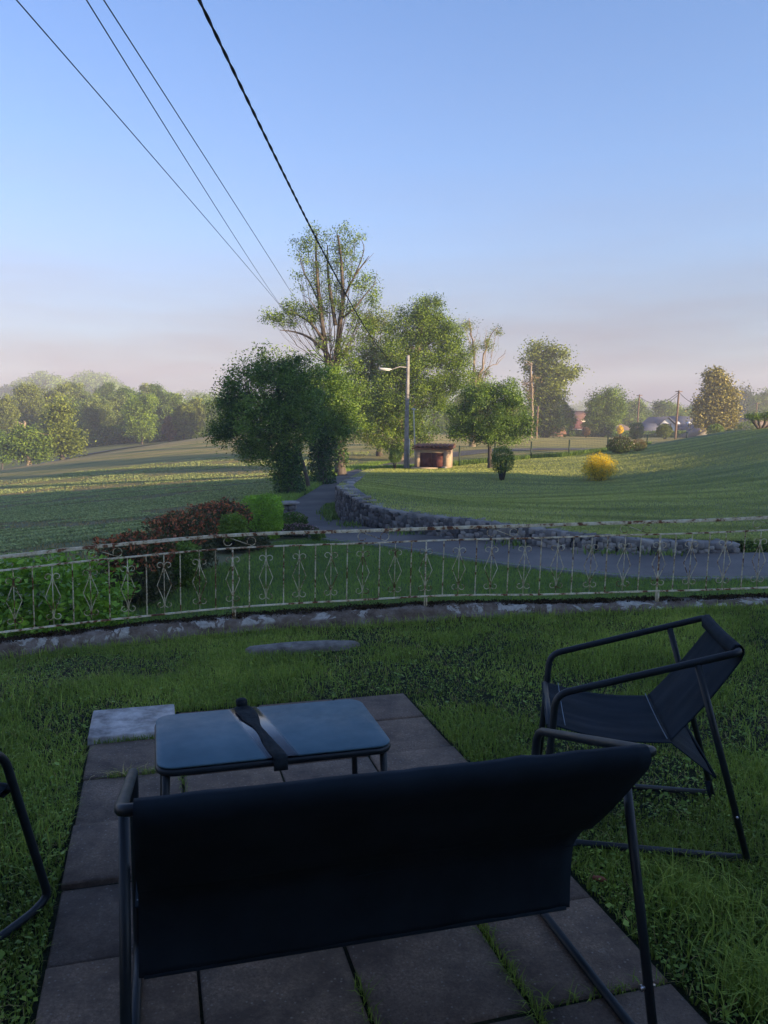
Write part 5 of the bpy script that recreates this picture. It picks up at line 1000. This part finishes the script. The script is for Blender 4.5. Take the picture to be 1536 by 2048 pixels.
pole('thin_pole', 'thin white leaning pole rising behind the left end of the hut', 46.6, (832, 918), (827, 816), .045, .035, m_plain('white_painted_tube', (.55, .54, .50), .6), cross=.22)
pole('wooden_pole', 'distant wooden pole standing in the field between the lamp pole and the cherry tree', 112, (866, 868), (868, 820), .14, .10, M_wood)
pole('wooden_pole', 'short brown wooden pole in front of the tall ivy tree', 96, (1072, 880), (1076, 812), .15, .11, M_wood)
g2 = 'wooden line poles by the far houses'
_, fa, ta = pole('wooden_pole', 'leaning wooden pole rising above the dark flat-topped clipped bush', 125, (1273, 868), (1279, 789), .15, .10, M_wood, group=g2, cross=.9)
_, fb_, tb_ = pole('wooden_pole', 'tall wooden pole right of the white gabled house front', 104, (1350, 880), (1358, 781), .17, .11, M_wood, group=g2, cross=.9)
_, fc, tc3 = pole('wooden_pole', 'faint far pole above the peach-walled building', 150, (1512, 850), (1514, 805), .15, .10, M_wood, group=g2, cross=1.2)
M_wire = m_plain('dark_cable', (.012, .014, .018), .6)
def cable(name, label, P, r, parts=None, cat='cable'):
    mb = MB(); mb.tube(P, r, 5, caps=False); return tag(mb.build(name, M_wire), label, cat)
def sag(a, b, s, n=16): t = np.linspace(0, 1, n)[:, None]; P = a * (1 - t) + b * t; P[:, 2] -= s * 4 * (t * (1 - t))[:, 0]; return P
cable('thin_cable', 'sagging cable between the two wooden poles by the far houses', sag(ta - (0, 0, .3), tb_ - (0, 0, .2), 1.2), .035)
cable('thin_cable', 'lower cable between the two wooden poles by the far houses', sag(ta - (0, 0, 1.6), tb_ - (0, 0, .5), 1.0), .035)
cable('thin_cable', 'cable running from the tall wooden pole into the sunlit conifer', sag(tb_ - (0, 0, .2), D(1425, 806, 97), .8), .03)
cable('thin_cable', 'cable running left from the leaning pole towards the tall ivy tree', sag(ta - (0, 0, 2.2), D(1100, 812, 112), .8), .03)
cable('thin_cable', 'faint cable between the conifer and the far right pole', sag(D(1440, 806, 110), tc3, .6), .03)
# wires that cross the sky overhead
def fitwire(pix, y0, y1, y2=-3.9, n=90):
    a = D(*pix[0], y0); b = D(*pix[-1], y1); ys = [y0]; zs = [a[2]]; s = (b[0] - a[0]) / (y1 - y0)
    for px, py in pix[1:-1]:
        r = ray(px, py); q = r[0] / r[1]; y = (a[0] - s * y0) / (q - s); ys.append(y); zs.append(CH + r[2] / r[1] * y)
    ys.append(y1); zs.append(b[2]); co = np.polyfit(ys, zs, 2, w=1 / np.array(ys) ** .5); Y = np.concatenate([np.linspace(y2, 12, n // 2), np.linspace(12.5, y1, n // 2)]); X = a[0] + s * (Y - y0)
    return np.column_stack([X, Y, np.polyval(co, Y)])
hook = lf + (lt - lf) * .965
A = np.array((-.2247 * 6.76, 6.76)); 
ys_ = [6.6, 13.0, 22.3, 47]; pts3 = []
x0_ = -2.0; sl_ = (hook[0] + 2.0) / 47.0; YY = []; ZZ = []
for px, py in ((400, 0), (520, 255), (640, 490), (740, 670)):
    r = ray(px, py); q = r[0] / r[1]; y = x0_ / (q - sl_); YY.append(y); ZZ.append(CH + r[2] / r[1] * y)
YY.append(47.0); ZZ.append(hook[2]); co = np.polyfit(YY, ZZ, 3); Y = np.concatenate([np.linspace(-3.9, 12, 500), np.linspace(12.05, 47, 300)]); W0 = np.column_stack([x0_ + sl_ * Y, Y, np.polyval(co, Y)])
W0[:, 2] = np.where(Y < 3, np.polyval(co, 3) + (Y - 3) * np.polyval(np.polyder(co), 3), W0[:, 2])
rt = empty('twisted_power_cable', tuple(W0[0]), 0, 'thick black twisted power cable sagging from the upper left to the lamp pole', 'cable')
ph = np.cumsum(np.concatenate([[0], np.linalg.norm(np.diff(W0, axis=0), axis=1)])) * 2 * math.pi / .55
for k_ in (0, 1):
    mb = MB(); mb.tube(W0 + np.column_stack([np.cos(ph + k_ * math.pi), 0 * ph, np.sin(ph + k_ * math.pi)]) * .0065, .0095, 6, caps=False); mb.build('strand', M_wire, rt, smooth=True)
for nm, pix in (('leftmost thin overhead wire, starting at the top left corner', [(40, 0), (220, 222), (403, 430), (556, 602), (608, 672)]), ('middle thin overhead wire, joining the leftmost one before the tall ash', [(175, 0), (310, 225), (443, 430), (556, 604)]), ('rightmost of the three thin overhead wires, ending behind the tall ash', [(212, 0), (350, 228), (483, 430), (600, 610), (640, 680)])):
    P = fitwire(pix, 7.5, 46 if len(pix) != 4 else 34)
    if len(pix) == 4: P = np.vstack([P, fitwire([(40, 0), (220, 222), (403, 430), (556, 602), (608, 672)], 7.5, 46)[-1:]])
    cable('overhead_wire', nm, P, .0065, cat='wire')
# wire fence
M_green = m_plain('dark_green_fence_post', (.012, .035, .020), .5); M_mesh = m_plain('green_fence_wire', (.03, .055, .035), .6)
fpx = [(919, 891, 931, 48.5), (990, 887, 925, 50), (1063, 883, 918, 51.5), (1139, 879, 914, 53), (1216, 874, 908, 55), (1295, 870, 904, 57), (1374, 865, 893, 59.5), (1455, 861, 880, 62)]
fn = None; tops = []
for i_, (px, pt, pb, d) in enumerate(fpx):
    t_ = D(px, pt, d); g = gz(t_[0], t_[1])
    if fn is None: fn = empty('wire_fence', (t_[0], t_[1], g), 0, 'dark green post and wire fence along the far edge of the sloping lawn', 'fence')
    mb = MB(); mb.box((t_[0], t_[1], (t_[2] + g - .2) / 2), (.07, .07, t_[2] - g + .2)); mb.build('post', M_green, fn); tops.append((t_, g))
for (a, ga), (b, gb_) in zip(tops[:-1], tops[1:]):
    mb = MB()
    for q in np.linspace(.06, .96, 9):
        p1 = np.array((a[0] + .04, a[1], ga + (a[2] - ga) * q)); p2 = np.array((b[0] - .04, b[1], gb_ + (b[2] - gb_) * q)); mb.tube([p1, p2], .006, 3, caps=False)
    for q in np.linspace(.03, .97, 24):
        p = a * (1 - q) + b * q; g = ga * (1 - q) + gb_ * q; mb.tube([(p[0], p[1], g), (p[0], p[1], p[2] - .02)], .004, 3, caps=False)
    mb.build('wire_mesh', M_mesh, fn)
# gate pillar
gp_ = D(578, 1035, 22.5); gg = gz(gp_[0], gp_[1]); gpz = D(578, 1003, 22.5)[2]
pl = empty('gate_pillar', (gp_[0], gp_[1], gg), R(20), 'squat stone gate pillar with a flat grey cap beside the drive', 'pillar')
mb = MB()
for zc in np.arange(gg + .06, gpz - .1, .13):
    for ax in (-.1, .1):
        for ay in (-.1, .1): rock(mb, (gp_[0] + ax, gp_[1] + ay, zc), (.21, .21, .15), (1, 0), rng.uniform(.4, .9), .45)
mb.build('shaft', M_stone, pl, smooth=True, tint=True); mb = MB(); mb.box((gp_[0], gp_[1], gpz - .03), (.5, .5, .07), R(20)); mb.build('cap', M_conc, pl)

# ------------------------------------------------------------------ houses
M_white = m_noise('white_house_render', (.62, .64, .68), (.76, .78, .82), 2, bs=.1); M_cream = m_noise('cream_render', (.55, .47, .38), (.66, .57, .47), 2, bs=.1); M_peach = m_noise('peach_render', (.46, .34, .26), (.55, .42, .33), 2, bs=.1)
M_slate = m_noise('blue_grey_slate', (.07, .075, .10), (.13, .135, .17), 6, bs=.4); M_redt = m_noise('dark_red_tiles', (.09, .040, .038), (.17, .075, .065), 6, bs=.4); M_orange = m_noise('orange_tiles', (.13, .065, .045), (.20, .11, .08), 6, bs=.4); M_brown = m_noise('brown_tiles', (.10, .075, .07), (.18, .14, .13), 6, bs=.4)
M_win = m_plain('dark_window_glass', (.03, .035, .045), .1, .6); M_trim = m_plain('white_trim', (.7, .7, .72), .5)
def house(label, d, px0, px1, foot, eave, ridge, wallm, roofm, kind='gable_side', dep=None, rz=0.0, wins=(), name='house', over=.35, door=None, chim=None, sky_=None):
    a = D(px0, foot, d); b = D(px1, foot, d); W_ = b[0] - a[0]; cx = (a[0] + b[0]) / 2; g = min(gz(cx, d), D((px0 + px1) / 2, foot, d)[2]) - .2; ze = D(px0, eave, d)[2] - g; zr = D(px0, ridge, d)[2] - g; dp = dep or W_ * .8
    root = empty(name, (cx, d + dp / 2, g), rz, label, 'house'); mb = MB(); hx, hy = W_ / 2, dp / 2
    V = [(-hx, -hy, 0), (hx, -hy, 0), (hx, hy, 0), (-hx, hy, 0), (-hx, -hy, ze), (hx, -hy, ze), (hx, hy, ze), (-hx, hy, ze)]; F4 = [(0, 1, 5, 4), (1, 2, 6, 5), (2, 3, 7, 6), (3, 0, 4, 7)]; F3 = []
    if kind == 'gable_front': V += [(0, -hy, zr - .1), (0, hy, zr - .1)]; F3 = [(4, 5, 8), (7, 9, 6)]; mb.add(V, [F4, F3])
    elif kind == 'gable_side': V += [(-hx, 0, zr - .1), (hx, 0, zr - .1)]; F3 = [(5, 6, 9), (4, 8, 7)]; mb.add(V, [F4, F3])
    else: mb.add(V, [F4 + [(4, 5, 6, 7)]])
    mb.build('wall', wallm, root, world=False)
    def slabs_(P):
        V = []; F = []
        for q in P:
            q = np.array(q, float); n = np.cross(q[1] - q[0], q[2] - q[0]); n /= np.linalg.norm(n); n = n if n[2] > 0 else -n; k = len(q); b0 = len(V)
            V += [tuple(v) for v in q] + [tuple(v + n * .14) for v in q]; F += [[tuple(b0 + i for i in range(k)), tuple(b0 + k + i for i in range(k))], [(b0 + i, b0 + (i + 1) % k, b0 + k + (i + 1) % k, b0 + k + i) for i in range(k)]]
        return V, F
    x, y, e = hx + over, hy + over, ze - .06; mb = MB()
    if kind == 'gable_front': P = [[(-x, -y, e - .1), (0, -y, zr), (0, y, zr), (-x, y, e - .1)], [(x, -y, e - .1), (x, y, e - .1), (0, y, zr), (0, -y, zr)]]
    elif kind == 'gable_side': P = [[(-x, -y, e - .1), (x, -y, e - .1), (x, 0, zr), (-x, 0, zr)], [(-x, y, e - .1), (-x, 0, zr), (x, 0, zr), (x, y, e - .1)]]
    elif kind == 'hip': r_ = max(0, hx - hy * .8); P = [[(-x, -y, e), (x, -y, e), (r_, 0, zr), (-r_, 0, zr)], [(x, y, e), (-x, y, e), (-r_, 0, zr), (r_, 0, zr)], [(x, -y, e), (x, y, e), (r_, 0, zr)], [(-x, y, e), (-x, -y, e), (-r_, 0, zr)]]
    else: P = [[(-x, -y, ze + .02), (x, -y, ze + .02), (x, y, ze + .02), (-x, y, ze + .02)]]
    V, F = slabs_(P); flat4 = [f for g_ in F for f in g_ if len(f) == 4]; flat3 = [f for g_ in F for f in g_ if len(f) == 3]; mb.add(V, [flat4] + ([flat3] if flat3 else [])); ro = mb.build('roof', roofm, root, world=False)
    if chim is not None: mb = MB(); mb.box((chim, .3, zr + .2), (.6, .6, 1.3)); mb.build('chimney', wallm, ro, world=False)
    if sky_:
        for sx in sky_:
            t = .45; z_ = (e - .1) + (zr - e + .1) * t + .2; mb = MB(); sl = math.atan2(zr - e, y); c, s = math.cos(sl), math.sin(sl); mb.box((sx, -y + y * t, z_), (.8, 1.0, .06), M=np.array(((1, 0, 0), (0, c, -s), (0, s, c)))); mb.build('roof_window', M_trim, ro, world=False)
    for wx, wz_, ww, wh in wins:
        mb = MB(); mb.box((wx * hx, -hy - .02, wz_ * ze), (ww, .08, wh)); fr = mb.build('window', M_trim, root, world=False); mb = MB(); mb.box((wx * hx, -hy - .07, wz_ * ze), (ww - .16, .04, wh - .16)); mb.build('pane', M_win, fr, world=False)
    return root
house('small outbuilding with orange tiled gable beside the tall ivy tree', 118, 1096, 1124, 871, 866, 846, M_orange, M_orange, 'gable_side', dep=3, rz=R(8))
house('white-walled house with a dark red hipped roof, half hidden by bushes', 135, 1128, 1180, 872, 856, 832, M_white, M_redt, 'hip', dep=8, wins=((.1, .5, 1.1, 1.2), (.72, .45, .9, 1.8)))
house('pinkish roof showing above and behind the dark red roof', 165, 1136, 1176, 866, 838, 822, M_cream, M_orange, 'gable_side', dep=6)
house('cream bungalow with a brown hipped roof left of the dark clipped bush', 130, 1222, 1268, 872, 862, 844, M_cream, M_brown, 'hip', dep=8, wins=((.5, .5, 1.2, .8),))
house('low white garage with a slate roof between the clipped bush and the gabled house', 132, 1284, 1318, 874, 862, 848, M_white, M_slate, 'gable_side', dep=6, wins=((-.3, .45, 1.6, .8), (.4, .45, 1.0, .8)))
house('white house with a front gable and slate roof behind the tall wooden pole', 138, 1314, 1352, 876, 853, 834, M_white, M_slate, 'gable_front', dep=9, wins=((0, 1.05, 1.5, 1.0),), over=.5)
house('long slate-roofed white house wing with two roof windows', 140, 1352, 1396, 876, 858, 833, M_white, M_slate, 'gable_side', dep=9, sky_=(-1.2, .9))
house('low shed with a pale-edged sloping roof left of the round bush', 112, 1388, 1450, 876, 874, 856, M_cream, M_brown, 'gable_front', dep=5)
house('flat-roofed peach-walled building near the right edge', 128, 1478, 1600, 872, 838, 838, M_peach, M_conc, 'flat', dep=10)

# the photographer's own house, behind the viewpoint
hw = empty('own_house', (1.5, -8.2, 0), 0, 'rendered two-storey house standing right behind the terrace', 'house')
mb = MB(); mb.box((1.5, -8.2, 2.4), (13, 8.4, 6.4)); mb.build('wall', m_noise('shaded_house_render', (.16, .14, .12), (.24, .21, .18), 2), hw)
mb = MB(); V = [(-5.6, -3.4, 5.5), (8.6, -3.4, 5.5), (8.6, -8.2, 7.6), (-5.6, -8.2, 7.6), (8.6, -13, 5.5), (-5.6, -13, 5.5)]; V = V + [(a, b, c + .18) for a, b, c in V]
mb.add(V, [[(0, 3, 2, 1), (3, 5, 4, 2), (6, 7, 8, 9), (9, 8, 10, 11), (0, 1, 7, 6), (4, 5, 11, 10), (1, 2, 8, 7), (2, 4, 10, 8), (5, 3, 9, 11), (3, 0, 6, 9)]]); mb.build('roof', M_brown, hw)
for x_ in (-3.5, 1.5, 6): mb = MB(); mb.box((x_, -3.99, 1.5), (1.3, .06, 1.5)); fr = mb.build('window', M_trim, hw); mb = MB(); mb.box((x_, -3.95, 1.5), (1.1, .04, 1.3)); mb.build('pane', M_win, fr)

# ------------------------------------------------------------------ haze
m, t, o = newmat('morning_haze'); vp = t.nodes.new('ShaderNodeVolumePrincipled'); vp.inputs['Color'].default_value = (.88, .88, 1.0, 1); vp.inputs['Density'].default_value = .0012; vp.inputs['Anisotropy'].default_value = .1
t.links.new(vp.outputs[0], o.inputs['Volume'])
hb = MB(); hb.box((0, 150, 12.0), (1010, 710, 44)); tag(hb.build('haze', m), kind='stuff')
tag(bpy.data.objects['haze'], 'thin morning mist filling the valley air', 'mist')
